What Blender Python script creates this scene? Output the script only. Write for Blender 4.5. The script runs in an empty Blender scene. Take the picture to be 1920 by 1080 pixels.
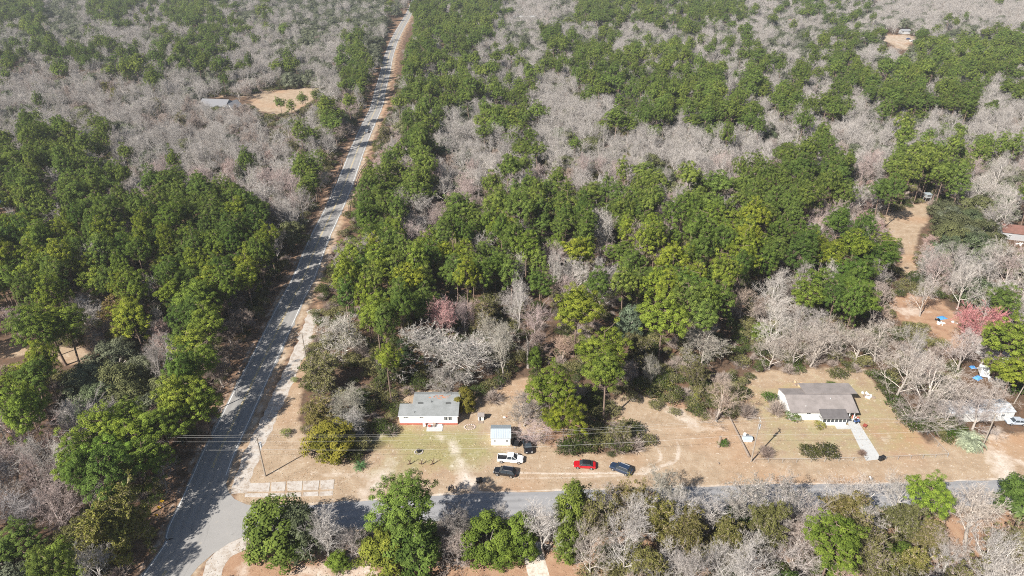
import bpy, math, random
import numpy as np
from mathutils import Vector, Matrix

# ------------------------------------------------------------------ camera, sky, sun, exposure
S = bpy.context.scene
COL = S.collection
FOC, PIT, CH = 1280.0, math.radians(28.5), 105.0          # focal in photo pixels, pitch below horizon, height
cam_d = bpy.data.cameras.new("camera"); cam = bpy.data.objects.new("camera", cam_d); COL.objects.link(cam)
cam_d.sensor_width = 36.0; cam_d.lens = 36.0 * FOC / 1920.0
cam_d.clip_start = 1.0; cam_d.clip_end = 12000.0
cam.location = (0, 0, CH); cam.rotation_euler = (math.radians(90) - PIT, 0, 0)
S.camera = cam
SUN_EL, SHADOW_AZ = math.radians(39.0), math.radians(46.5)  # shadows run to the upper right of the picture
W = bpy.data.worlds.new("World"); S.world = W; W.use_nodes = True
wn = W.node_tree.nodes; wl = W.node_tree.links
sky = wn.new("ShaderNodeTexSky"); sky.sky_type = 'NISHITA'; sky.sun_disc = False
sky.sun_elevation = SUN_EL
# direction towards the sun is (-cos az, -sin az): sky rotation is measured clockwise from +Y
sky.sun_rotation = math.atan2(-math.cos(SHADOW_AZ), -math.sin(SHADOW_AZ))
sky.air_density = 1.0; sky.dust_density = 1.0
bg = wn["Background"]; wl.new(sky.outputs[0], bg.inputs[0]); bg.inputs[1].default_value = 0.060
sun_d = bpy.data.lights.new("sun", 'SUN'); sun = bpy.data.objects.new("sun", sun_d); COL.objects.link(sun)
sun_d.energy = 5.0; sun_d.angle = math.radians(0.53); sun_d.color = (1.0, 0.955, 0.88)
ldir = Vector((math.cos(SHADOW_AZ) * math.cos(SUN_EL), math.sin(SHADOW_AZ) * math.cos(SUN_EL), -math.sin(SUN_EL)))
sun.rotation_euler = ldir.to_track_quat('-Z', 'Y').to_euler()
S.view_settings.view_transform = 'Standard'; S.view_settings.look = 'None'
S.view_settings.exposure = 0.88; S.view_settings.gamma = 1.0
S.render.engine = 'CYCLES'
S.cycles.pixel_filter_type = 'BLACKMAN_HARRIS'; S.cycles.filter_width = 1.05
S.cycles.max_bounces = 5; S.cycles.diffuse_bounces = 3; S.cycles.glossy_bounces = 2
S.cycles.transmission_bounces = 2; S.cycles.transparent_max_bounces = 4; S.cycles.volume_bounces = 0
S.cycles.use_adaptive_sampling = True; S.cycles.adaptive_threshold = 0.01; S.cycles.use_denoising = False
S.cycles.caustics_reflective = False; S.cycles.caustics_refractive = False

R = math.radians
HAZE = 0.00016
rng = np.random.default_rng(11)
rnd = random.Random(5)

def G(px, py, z=0.0):
    """photo pixel -> the point of the place at height z"""
    a = (px - 960) / FOC; b = (540 - py) / FOC
    dy = math.cos(PIT) + b * math.sin(PIT); dz = -math.sin(PIT) + b * math.cos(PIT)
    t = (CH - z) / -dz
    return (a * t, dy * t)
def P(x, y, z):
    d = z - CH
    w = y * math.cos(PIT) - d * math.sin(PIT); u = y * math.sin(PIT) + d * math.cos(PIT)
    if w < 1: w = 1
    return (960 + FOC * x / w, 540 - FOC * u / w)
def inpoly(px, py, poly):
    c = False; j = len(poly) - 1
    for i in range(len(poly)):
        xi, yi = poly[i]; xj, yj = poly[j]
        if (yi > py) != (yj > py) and px < (xj - xi) * (py - yi) / (yj - yi) + xi: c = not c
        j = i
    return c
def np_inpoly(X, Y, poly):
    c = np.zeros(X.shape, bool); j = len(poly) - 1
    for i in range(len(poly)):
        xi, yi = poly[i]; xj, yj = poly[j]
        if yi != yj:
            c ^= ((yi > Y) != (yj > Y)) & (X < (xj - xi) * (Y - yi) / (yj - yi) + xi)
        j = i
    return c
def np_pldist(X, Y, pts):
    d = np.full(X.shape, 1e9)
    for (x0, y0), (x1, y1) in zip(pts[:-1], pts[1:]):
        vx, vy = x1 - x0, y1 - y0; L = vx * vx + vy * vy + 1e-9
        t = np.clip(((X - x0) * vx + (Y - y0) * vy) / L, 0, 1)
        d = np.minimum(d, np.hypot(X - x0 - t * vx, Y - y0 - t * vy))
    return d

# ------------------------------------------------------------------ objects
def tag(o, label=None, cat=None, group=None, kind=None):
    if label: o['label'] = label
    if cat: o['category'] = cat
    if group: o['group'] = group
    if kind: o['kind'] = kind
    return o
def thing(name, label, cat, loc=(0, 0, 0), rz=0.0, group=None, scale=None):
    o = bpy.data.objects.new(name, None); COL.objects.link(o)
    o.empty_display_size = 0.3
    o.location = (loc[0], loc[1], loc[2] if len(loc) > 2 else 0.0); o.rotation_euler = (0, 0, rz)
    if scale: o.scale = scale
    return tag(o, label, cat, group)
def np_mesh(name, V, F, mats, mi=None, tone=None, smooth=False):
    """V (n,3), F (m,k) with k corners each, or a list of such arrays"""
    Fs = F if isinstance(F, list) else [F]
    Fs = [f for f in Fs if len(f)]
    me = bpy.data.meshes.new(name)
    nl = sum(f.size for f in Fs); nf = sum(len(f) for f in Fs)
    me.vertices.add(len(V)); me.vertices.foreach_set("co", np.asarray(V, np.float32).ravel())
    me.loops.add(nl); me.loops.foreach_set("vertex_index", np.concatenate([f.ravel() for f in Fs]).astype(np.int32))
    me.polygons.add(nf)
    tot = np.concatenate([np.full(len(f), f.shape[1], np.int32) for f in Fs])
    st = np.concatenate([[0], np.cumsum(tot)[:-1]]).astype(np.int32)
    me.polygons.foreach_set("loop_start", st); me.polygons.foreach_set("loop_total", tot)
    if mi is not None: me.polygons.foreach_set("material_index", np.asarray(mi, np.int32))
    me.polygons.foreach_set("use_smooth", np.full(nf, smooth))
    for m in mats: me.materials.append(m)
    if tone is not None:
        at = me.attributes.new("tone", 'FLOAT', 'FACE'); at.data.foreach_set("value", np.asarray(tone, np.float32))
    me.update(calc_edges=True)
    return me
def link(name, me, parent=None, loc=None, rz=None):
    o = bpy.data.objects.new(name, me); COL.objects.link(o)
    if parent: o.parent = parent
    if loc: o.location = loc
    if rz is not None: o.rotation_euler = (0, 0, rz)
    return o
class MB:
    def __init__(s): s.v = []; s.f = []; s.m = []
    def add(s, vs, fs, m=0):
        b = len(s.v); s.v += [tuple(v) for v in vs]
        for f in fs: s.f.append(tuple(i + b for i in f)); s.m.append(m)
        return s
    def box(s, x0, x1, y0, y1, z0, z1, m=0):
        s.add([(x0,y0,z0),(x1,y0,z0),(x1,y1,z0),(x0,y1,z0),(x0,y0,z1),(x1,y0,z1),(x1,y1,z1),(x0,y1,z1)],
              [(0,3,2,1),(4,5,6,7),(0,1,5,4),(1,2,6,5),(2,3,7,6),(3,0,4,7)], m)
        return s
    def hexa(s, p, m=0):
        s.add(p, [(0,3,2,1),(4,5,6,7),(0,1,5,4),(1,2,6,5),(2,3,7,6),(3,0,4,7)], m); return s
    def tube(s, a, b, r0, r1=None, n=8, m=0, cap=True):
        r1 = r0 if r1 is None else r1
        a = Vector(a); b = Vector(b); d = (b - a).normalized()
        u = d.cross(Vector((0, 0, 1)) if abs(d.z) < .9 else Vector((1, 0, 0))).normalized(); w = d.cross(u)
        vs = []
        for c, r in ((a, r0), (b, r1)):
            for k in range(n):
                t = 2 * math.pi * k / n; vs.append(c + (u * math.cos(t) + w * math.sin(t)) * r)
        fs = [(k, (k + 1) % n, n + (k + 1) % n, n + k) for k in range(n)]
        if cap: fs += [tuple(range(n - 1, -1, -1)), tuple(range(n, 2 * n))]
        s.add(vs, fs, m); return s
    def poly(s, pts, m=0):
        s.add(pts, [tuple(range(len(pts)))], m); return s
    def slab(s, pts, z0, z1, m=0):
        n = len(pts)
        s.add([(x, y, z0) for x, y in pts] + [(x, y, z1) for x, y in pts],
              [tuple(range(n - 1, -1, -1)), tuple(range(n, 2 * n))] + [(k, (k + 1) % n, n + (k + 1) % n, n + k) for k in range(n)], m)
        return s
    def loft(s, rings, m=0, closed=True):
        n = len(rings[0]); vs = [p for r in rings for p in r]; fs = []
        for i in range(len(rings) - 1):
            for k in range(n if closed else n - 1):
                fs.append((i * n + k, i * n + (k + 1) % n, (i + 1) * n + (k + 1) % n, (i + 1) * n + k))
        if closed: fs += [tuple(range(n - 1, -1, -1)), tuple(range((len(rings) - 1) * n, len(rings) * n))]
        s.add(vs, fs, m); return s
    def blob(s, c, r, seed=0, m=0, amp=.2, n=10):
        q = random.Random(seed); rings = []
        for i in range(n // 2 + 1):
            t = math.pi * i / (n // 2); 
            rings.append([(c[0] + r[0] * math.sin(t) * math.cos(2*math.pi*k/n) * q.uniform(1-amp, 1+amp),
                           c[1] + r[1] * math.sin(t) * math.sin(2*math.pi*k/n) * q.uniform(1-amp, 1+amp),
                           c[2] + r[2] * math.cos(t)) for k in range(n)])
        s.loft(rings, m, True); return s
    def build(s, name, mats, parent=None, loc=None, rz=None, smooth=False, bevel=0.0):
        me = bpy.data.meshes.new(name); me.from_pydata([tuple(v) for v in s.v], [], s.f)
        if not isinstance(mats, (list, tuple)): mats = [mats]
        for m in mats: me.materials.append(m)
        me.polygons.foreach_set("material_index", s.m)
        me.polygons.foreach_set("use_smooth", [smooth] * len(s.f)); me.update()
        o = link(name, me, parent, loc, rz)
        if bevel:
            md = o.modifiers.new("b", 'BEVEL'); md.width = bevel; md.segments = 2; md.limit_method = 'ANGLE'
        return o

# ------------------------------------------------------------------ materials
class NT:
    def __init__(s, name):
        s.mat = bpy.data.materials.new(name); s.mat.use_nodes = True; s.t = s.mat.node_tree
        s.t.nodes.clear(); s.out = s.t.nodes.new("ShaderNodeOutputMaterial")
    def n(s, typ, **kw):
        nd = s.t.nodes.new(typ)
        for k, v in kw.items():
            if k in nd.inputs: nd.inputs[k].default_value = v
            else: setattr(nd, k, v)
        return nd
    def l(s, a, b): s.t.links.new(a, b)
    def noise(s, scale, detail=4, rough=.55, vec=None, dist=0.0):
        n = s.n("ShaderNodeTexNoise"); n.inputs['Scale'].default_value = scale
        n.inputs['Detail'].default_value = detail; n.inputs['Roughness'].default_value = rough
        n.inputs['Distortion'].default_value = dist
        if vec is not None: s.l(vec, n.inputs['Vector'])
        return n.outputs['Fac']
    def pos(s): return s.n("ShaderNodeNewGeometry").outputs['Position']
    def objc(s): return s.n("ShaderNodeTexCoord").outputs['Object']
    def ramp(s, fac, stops):
        r = s.n("ShaderNodeValToRGB"); cr = r.color_ramp
        while len(cr.elements) < len(stops): cr.elements.new(.5)
        for e, (p, c) in zip(cr.elements, stops):
            e.position = p; e.color = (*c, 1) if len(c) == 3 else c
        s.l(fac, r.inputs[0]); return r.outputs[0]
    def mix(s, fac, a, b, mode='MIX'):
        m = s.n("ShaderNodeMix"); m.data_type = 'RGBA'; m.blend_type = mode
        for sock, v in ((m.inputs[0], fac), (m.inputs[6], a), (m.inputs[7], b)):
            if isinstance(v, (int, float)): sock.default_value = v
            elif isinstance(v, tuple): sock.default_value = (*v, 1)
            else: s.l(v, sock)
        return m.outputs[2]
    def math(s, op, a, b=0.0, clamp=False):
        m = s.n("ShaderNodeMath"); m.operation = op; m.use_clamp = clamp
        for sock, v in ((m.inputs[0], a), (m.inputs[1], b)):
            if isinstance(v, (int, float)): sock.default_value = v
            else: s.l(v, sock)
        return m.outputs[0]
    def mapr(s, v, a, b, c=0.0, d=1.0):
        m = s.n("ShaderNodeMapRange"); s.l(v, m.inputs[0])
        for i, q in enumerate((a, b, c, d)): m.inputs[i + 1].default_value = q
        return m.outputs[0]
    def bsdf(s, col, rough=.8, spec=.3, metal=0.0, bump=None, bstr=.3, coat=0.0):
        b = s.n("ShaderNodeBsdfPrincipled"); b.inputs['Roughness'].default_value = rough
        b.inputs['Specular IOR Level'].default_value = spec; b.inputs['Metallic'].default_value = metal
        b.inputs['Coat Weight'].default_value = coat
        if isinstance(col, tuple): b.inputs['Base Color'].default_value = (*col, 1)
        else: s.l(col, b.inputs['Base Color'])
        if bump is not None:
            bp = s.n("ShaderNodeBump"); bp.inputs['Strength'].default_value = bstr; bp.inputs['Distance'].default_value = .1
            s.l(bump, bp.inputs['Height']); s.l(bp.outputs[0], b.inputs['Normal'])
        s.l(b.outputs[0], s.out.inputs[0]); return s.mat
def plain(name, col, rough=.7, spec=.3, metal=0.0, var=.18, sc=3.0, coat=0.0):
    t = NT(name); n = t.noise(sc, 4, .6, t.objc())
    c = t.mix(n, tuple(v * (1 - var) for v in col), tuple(min(1, v * (1 + var)) for v in col))
    return t.bsdf(c, rough, spec, metal, coat=coat)

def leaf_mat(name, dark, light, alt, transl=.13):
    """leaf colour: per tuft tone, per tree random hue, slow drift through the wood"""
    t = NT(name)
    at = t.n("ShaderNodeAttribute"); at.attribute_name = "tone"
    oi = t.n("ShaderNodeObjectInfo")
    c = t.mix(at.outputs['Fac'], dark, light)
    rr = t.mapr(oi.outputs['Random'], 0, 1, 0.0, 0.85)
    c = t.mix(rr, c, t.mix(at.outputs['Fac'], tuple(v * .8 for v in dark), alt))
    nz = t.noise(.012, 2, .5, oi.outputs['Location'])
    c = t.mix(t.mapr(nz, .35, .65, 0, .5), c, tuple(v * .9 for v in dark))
    c = t.mix(1.0, c, oi.outputs['Color'], 'MULTIPLY')
    d = t.n("ShaderNodeBsdfDiffuse"); t.l(c, d.inputs[0])
    tr = t.n("ShaderNodeBsdfTranslucent"); t.l(t.mix(.5, c, light), tr.inputs[0])
    mx = t.n("ShaderNodeMixShader"); mx.inputs[0].default_value = transl
    t.l(d.outputs[0], mx.inputs[1]); t.l(tr.outputs[0], mx.inputs[2]); t.l(mx.outputs[0], t.out.inputs[0])
    return t.mat
def twig_mat(name, a, b, c2):
    t = NT(name)
    oi = t.n("ShaderNodeObjectInfo")
    at = t.n("ShaderNodeAttribute"); at.attribute_name = "tone"
    c = t.mix(oi.outputs['Random'], a, b)
    c = t.mix(t.mapr(at.outputs['Fac'], 0, 1, 0, 1.0), c, c2)
    c = t.mix(1.0, c, oi.outputs['Color'], 'MULTIPLY')
    d = t.n("ShaderNodeBsdfDiffuse"); t.l(c, d.inputs[0]); t.l(d.outputs[0], t.out.inputs[0])
    return t.mat
M = {}
M['pine'] = leaf_mat("pine_needles", (.042, .072, .020), (.220, .305, .068), (.325, .365, .070))
M['oak'] = leaf_mat("oak_leaves", (.075, .085, .055), (.26, .28, .185), (.23, .245, .145))
M['broad'] = leaf_mat("broad_leaves", (.040, .062, .020), (.175, .225, .065), (.18, .215, .06))
M['olive'] = leaf_mat("olive_leaves", (.080, .078, .032), (.27, .255, .11), (.27, .25, .10))
M['moss'] = leaf_mat("lichen_moss", (.13, .125, .11), (.40, .395, .35), (.36, .35, .31))
M['shrub'] = leaf_mat("shrub_leaves", (.028, .045, .014), (.10, .135, .035), (.13, .12, .04))
M['cedar'] = leaf_mat("cedar_leaves", (.030, .045, .020), (.12, .14, .060), (.15, .15, .07))
M['palm'] = leaf_mat("palm_fronds", (.16, .19, .13), (.46, .52, .36), (.38, .44, .28))
M['twig'] = twig_mat("bare_twigs", (.215, .188, .168), (.305, .272, .248), (.59, .555, .52))
M['thick'] = twig_mat("thicket_twigs", (.22, .170, .142), (.32, .255, .22), (.52, .45, .405))
M['red'] = twig_mat("red_buds", (.42, .14, .15), (.45, .17, .17), (.50, .30, .28))
M['drygrass'] = twig_mat('dry_grass', (.27, .185, .11), (.27, .185, .11), (.46, .37, .25))
M['barkp'] = plain("pine_bark", (.20, .145, .115), .95, .1, var=.35, sc=2)
M['bark'] = plain("grey_bark", (.36, .32, .285), .95, .1, var=.35, sc=2)
# ------------------------------------------------------------------ tree shapes
def quads(C, N, sx, sy, g):
    n = len(C)
    N = N / (np.linalg.norm(N, axis=1, keepdims=True) + 1e-9)
    A = g.normal(size=(n, 3)); U = np.cross(N, A); U /= np.linalg.norm(U, axis=1, keepdims=True) + 1e-9
    Wv = np.cross(N, U)
    sx = np.asarray(sx).reshape(-1, 1); sy = np.asarray(sy).reshape(-1, 1)
    V = np.stack([C - U * sx, C - Wv * sy + N * .03, C + U * sx, C + Wv * sy + N * .03], 1).reshape(-1, 3)
    F = np.arange(4 * n).reshape(-1, 4)
    return V, F
def puffs(cs, rs, per, size, g, flat=.7, jit=.75, up=.25, cen=None):
    """leaf clumps: many small leaf faces on each clump's shell"""
    Cs = []; Ns = []; T = []; Sz = []
    for c, r in zip(cs, rs):
        k = max(6, int(per * r * r)); d = g.normal(size=(k, 3)); d /= np.linalg.norm(d, axis=1, keepdims=True)
        d[:, 2] = np.abs(d[:, 2]) * np.where(g.random(k) < .8, 1, -1)
        rad = r * g.uniform(.55, 1.08, (k, 1))
        Cs.append(np.asarray(c) + d * rad * [1, 1, flat])
        nn = d * .8 + g.normal(size=(k, 3)) * jit * .5 + [0, 0, up]
        if cen is not None:
            o = Cs[-1] - np.asarray(cen); nn = nn + .75 * o / (np.linalg.norm(o, axis=1, keepdims=True) + 1e-6)
        Ns.append(nn)
        T.append(np.clip(g.uniform(0, .65) + g.uniform(0, .4, k), 0, 1)); Sz.append(size * g.uniform(.6, 1.3, k))
    C = np.concatenate(Cs); N = np.concatenate(Ns); T = np.concatenate(T); Sz = np.concatenate(Sz)
    V, F = quads(C, N, Sz, Sz * .6, g)
    return V, F, T
def tubes(segs, n=3):
    """segs: rows p0(3) p1(3) r0 r1"""
    s = np.asarray(segs, float)
    a, b = s[:, :3], s[:, 3:6]; d = b - a; d /= np.linalg.norm(d, axis=1, keepdims=True) + 1e-9
    ref = np.where(np.abs(d[:, 2:3]) < .9, [[0, 0, 1.]], [[1., 0, 0]])
    u = np.cross(d, ref); u /= np.linalg.norm(u, axis=1, keepdims=True); w = np.cross(d, u)
    rings = []
    for c, r in ((a, s[:, 6:7]), (b, s[:, 7:8])):
        for k in range(n):
            t = 2 * math.pi * k / n; rings.append(c + (u * math.cos(t) + w * math.sin(t)) * r)
    V = np.stack(rings, 1).reshape(-1, 3); m = len(s); base = (np.arange(m) * 2 * n)[:, None]
    F = np.concatenate([base + np.array([[k, (k + 1) % n, n + (k + 1) % n, n + k]]) for k in range(n)], 0)
    return V, F
def combine(parts):
    """parts: (V, F, material index, tone or None) -> one mesh's arrays"""
    Vs = []; Fs = []; mi = []; tn = []; b = 0
    for V, F, m, T in parts:
        Vs.append(V); Fs.append(F + b); b += len(V); mi.append(np.full(len(F), m))
        tn.append(np.full(len(F), .5) if T is None else T)
    return np.concatenate(Vs), Fs, np.concatenate(mi), np.concatenate(tn)
def trunk_mesh(pts, radii, mat, n=7):
    segs = [(*pts[i], *pts[i + 1], radii[i], radii[i + 1]) for i in range(len(pts) - 1)]
    V, F = tubes(segs, n); return np_mesh("trunk", V, F, [mat], smooth=True)

def make_pine(seed, H=20.0, Rc=5.0, low=.50, shape='dome', mat='pine', stubs=True):
    g = np.random.default_rng(seed)
    lean = g.normal(0, .35, 2); bend = g.normal(0, .3, 2)
    def ax(t): return np.array([lean[0] * t * t * 1.6 + bend[0] * math.sin(3 * t), lean[1] * t * t * 1.6 + bend[1] * math.sin(3 * t), t * H])
    ts = [0, .04, .2, .4, .6, .8, .95]; rad = [.36, .27, .23, .20, .155, .095, .04]
    tr = trunk_mesh([ax(t) for t in ts], rad, M['barkp'])
    cs = []; rs = []; br = []
    hc = (1 - low) * H * {'dome': .62, 'round': .55, 'cone': .60}[shape]; cz = H - hc; ctr = ax(cz / H)
    nh = 15; heads = g.normal(size=(nh, 3)); heads[:, 2] = np.abs(heads[:, 2]) * .8 - .2; heads /= np.linalg.norm(heads, axis=1, keepdims=True)
    hs = g.uniform(.18, .52, nh); n = int(150 * (Rc / 5) ** 1.4)
    for i in range(n):
        ph = math.acos(max(-.55, 1 - 1.5 * (i + .5) / n)); a = i * 2.39996 + g.normal(0, .12)
        d = np.array([math.sin(ph) * math.cos(a), math.sin(ph) * math.sin(a), math.cos(ph)])
        k = heads @ d; lob = .52 + np.max(hs * np.exp(-(1 - k) * 13)) * 1.25
        q = d * lob * g.uniform(.84, 1.14)
        if shape == 'cone': q[:2] *= (1 - .55 * max(0, q[2])) * 1.05
        c = ctr + np.array([q[0] * Rc * 1.1, q[1] * Rc * 1.1, q[2] * hc])
        if lob < .66 and g.random() < .6: continue
        cs.append(c); rs.append(g.uniform(.42, .80) * (Rc / 5) ** .5)
        if i % 3 == 0:
            o = ax(min(.97, (c[2] - .25 * np.hypot(c[0] - ctr[0], c[1] - ctr[1])) / H)); md = o + (c - o) * .55 + [0, 0, -.3]
            br.append((*o, *md, .075, .05)); br.append((*md, *c, .05, .02))
    for k in range(9):      # lower ragged boughs
        a = g.uniform(0, 6.28); r = Rc * g.uniform(.35, .85); o = ax(low + g.uniform(-.05, .08)); c = o + np.array([math.cos(a) * r, math.sin(a) * r, g.uniform(.1, .9)])
        cs.append(c); rs.append(g.uniform(.5, .8)); br.append((*o, *c, .06, .02))
    if stubs:
        for k in range(9):
            t = g.uniform(low - .22, low); a = g.uniform(0, 6.28); o = ax(t); L = g.uniform(.6, 2.0)
            br.append((*o, *(o + [math.cos(a) * L, math.sin(a) * L, g.uniform(-.2, .5)]), .04, .015))
    ce = ctr - [0, 0, hc * .3]
    Vp, Fp, Tp = puffs(cs, rs, 230, .135, g, flat=.85, jit=.65, up=.1, cen=tuple(ce))
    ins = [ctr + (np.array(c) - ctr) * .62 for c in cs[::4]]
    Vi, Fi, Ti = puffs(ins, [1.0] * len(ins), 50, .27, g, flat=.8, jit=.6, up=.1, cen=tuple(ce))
    Vp = np.concatenate([Vp, Vi]); Fp = np.concatenate([Fp, Fi + len(Vp) - len(Vi)]); Tp = np.concatenate([Tp, Ti * .6])  # inner tufts toned darker: the crown's self-shadow is put into their colour
    Vb, Fb = tubes(br, 3)
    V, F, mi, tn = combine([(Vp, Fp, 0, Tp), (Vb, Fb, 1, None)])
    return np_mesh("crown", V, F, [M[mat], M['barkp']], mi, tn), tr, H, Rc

def make_bare(seed, H=14.0, Rc=5.0, spread=.75, first=.28, nl=8, mat='twig', tw=.019, moss=None, dens=1.0, leafy=None):
    g = np.random.default_rng(seed); segs = []; tips = []
    r0 = .0175 * H
    top = H * g.uniform(.48, .6)
    lean = g.normal(0, .06, 2)
    tp = [np.array([lean[0] * z, lean[1] * z, z]) + np.array([*g.normal(0, .12, 2), 0]) * (z > 0) for z in (0, .3, H * .15, H * .3, top)]
    tr = trunk_mesh(tp, [r0 * 1.5, r0 * 1.05, r0 * .9, r0 * .75, r0 * .45], M['bark'])
    def walk(p, d, L, r, lev):
        n = 3 if lev < 2 else 2; q = p.copy(); dd = d.copy(); out = []
        for i in range(n):
            dd = dd + g.normal(0, .16 if lev < 2 else .22, 3) + np.array([0, 0, .13 if lev < 2 else .05]); dd /= np.linalg.norm(dd)
            q2 = q + dd * L / n; ra = r * (1 - .6 * i / n); rb = r * (1 - .6 * (i + 1) / n)
            segs.append((*q, *q2, ra, rb, lev)); out.append((q2.copy(), dd.copy(), rb)); q = q2
        if lev == 3:
            tips.append((q, dd)); return
        nk = {0: 6, 1: 5, 2: 4}[lev]
        if lev == 2: nk = max(2, int(nk * dens + g.random()))
        for k in range(nk):
            f = g.uniform(.25, 1.0) if k else 1.0
            idx = min(n - 1, int(f * n)); bp, bd, brr = out[idx]
            pp = out[idx - 1][0] if idx else p
            bp = pp + (bp - pp) * g.random()
            nd = bd * .9 + g.normal(0, .62, 3); nd[2] += .12; nd /= np.linalg.norm(nd)
            walk(bp, nd, L * g.uniform(.48, .66), max(tw, brr * .60), lev + 1)
    for i in range(nl):
        t = first + (1 - first) * (i / max(1, nl - 1)) ** .9; z = H * .56 * t + .02
        a = i * 2.4 + g.normal(0, .3); el = g.uniform(.35, .75) + .55 * t
        d = np.array([math.cos(a) * math.cos(el) * spread * 1.3, math.sin(a) * math.cos(el) * spread * 1.3, math.sin(el)]); d /= np.linalg.norm(d)
        f = min(1, z / top); o = np.array([lean[0] * z, lean[1] * z, min(z, top)])
        walk(o, d, H * .40 * g.uniform(.8, 1.1), r0 * .42 * (1.1 - .4 * t), 0)
    walk(np.array(tp[-1]), np.array([lean[0], lean[1], 1.]) / np.linalg.norm([lean[0], lean[1], 1.]), H * .34, r0 * .4, 0)
    s = np.array(segs)
    # fine twigs as long thin faces fanning from every tip
    TP = np.array([t[0] for t in tips]); TD = np.array([t[1] for t in tips])
    nt = max(1, int(round(5 * dens))); TP = np.repeat(TP, nt, 0); TD = np.repeat(TD, nt, 0)
    D = TD + g.normal(0, .6, TD.shape); D[:, 2] += .15; D /= np.linalg.norm(D, axis=1, keepdims=True)
    L = g.uniform(.35, .85, (len(D), 1)) * (H / 14) ** .5
    A = np.cross(D, g.normal(size=D.shape)); A /= np.linalg.norm(A, axis=1, keepdims=True)
    back = TP - TD * g.uniform(0, .8, (len(D), 1))
    Vt = np.stack([back - A * tw * .8, back + A * tw * .8, back + D * L], 1).reshape(-1, 3); Ft = np.arange(len(Vt)).reshape(-1, 3)
    # squeeze the crown to its radius
    V1, F1 = tubes(s[s[:, 8] < 2][:, :8], 4); V2, F2 = tubes(s[s[:, 8] >= 2][:, :8], 3)
    parts = [(V1, F1, 0, .75 + .25 * g.random(len(F1))), (V2, F2, 0, g.random(len(F2)) * .8), (Vt, Ft, 0, g.random(len(Ft)) ** 2)]
    mats = [M[mat]]
    allv = np.concatenate([V1, V2, Vt]); rr = np.percentile(np.hypot(allv[:, 0], allv[:, 1]), 95); hh = np.percentile(allv[:, 2], 99.5)
    if moss or leafy:
        sel = np.array([t[0] for t in tips]); sel = sel[g.random(len(sel)) < (.42 if moss else leafy)]
        Vm, Fm, Tm = puffs(sel, g.uniform(.28, .6, len(sel)), 30 if moss else 60, .13 if moss else .19, g, flat=1.0, jit=1.2)
        parts.append((Vm, Fm, 1, Tm)); mats.append(M[moss or 'olive'])
    V, F, mi, tn = combine(parts)
    V = V * [Rc / rr, Rc / rr, H / hh]
    return np_mesh("crown", V, F, mats, mi, tn), tr, H, Rc

def make_oak(seed, H=11.0, Rc=6.5, mat='oak', low=.2, per=70, size=.23, n=70, pr=(.9, 1.5)):
    """broad evergreen: leaf clumps through a lobed dome, with limbs showing in the gaps"""
    g = np.random.default_rng(seed); cs = []; rs = []; br = []
    tr = trunk_mesh([np.array(v) for v in ((0, 0, 0), (.05, 0, .4), (.1, .1, H * .2), (.15, .1, H * .4))], [.45, .34, .28, .2], M['bark'])
    lobes = [(g.uniform(0, 6.28), g.uniform(.12, .3)) for _ in range(4)]
    for i in range(n):
        a = i * 2.39996 + g.normal(0, .2); q = (i + .5) / n
        el = math.asin(min(.999, q)) if g.random() < .8 else g.uniform(-.15, .6)
        lob = 1 + sum(h * math.cos(k * (a - p)) * .5 for k, (p, h) in enumerate(lobes, 1))
        rr = Rc * lob * g.uniform(.72, 1.0)
        c = np.array([math.cos(a) * math.cos(el) * rr, math.sin(a) * math.cos(el) * rr, H * low + (H * (1 - low) - .8) * max(.02, math.sin(el)) * g.uniform(.8, 1.02)])
        cs.append(c); rs.append(g.uniform(*pr))
        o = np.array([.1, .1, H * low * g.uniform(.7, 1.2)]); mid = o + (c - o) * .5 + g.normal(0, .3, 3)
        if i % 3 == 0: br.append((*o, *mid, .13, .08)); br.append((*mid, *(mid + (c - mid) * .8), .08, .03))
    Vp, Fp, Tp = puffs(cs, rs, per, size, g, flat=.8, jit=.6, cen=(0, 0, H * .3))
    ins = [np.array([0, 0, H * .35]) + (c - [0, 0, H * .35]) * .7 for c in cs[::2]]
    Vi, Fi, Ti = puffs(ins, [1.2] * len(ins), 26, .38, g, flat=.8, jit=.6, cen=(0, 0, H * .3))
    Vp = np.concatenate([Vp, Vi]); Fp = np.concatenate([Fp, Fi + len(Vp) - len(Vi)]); Tp = np.concatenate([Tp, Ti * .6])  # tufts inside the dome get a darker tone, painting in the crown's shade
    Vb, Fb = tubes(br, 3)
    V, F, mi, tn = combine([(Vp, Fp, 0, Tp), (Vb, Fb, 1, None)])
    return np_mesh("crown", V, F, [M[mat], M['bark']], mi, tn), tr, H, Rc

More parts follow.
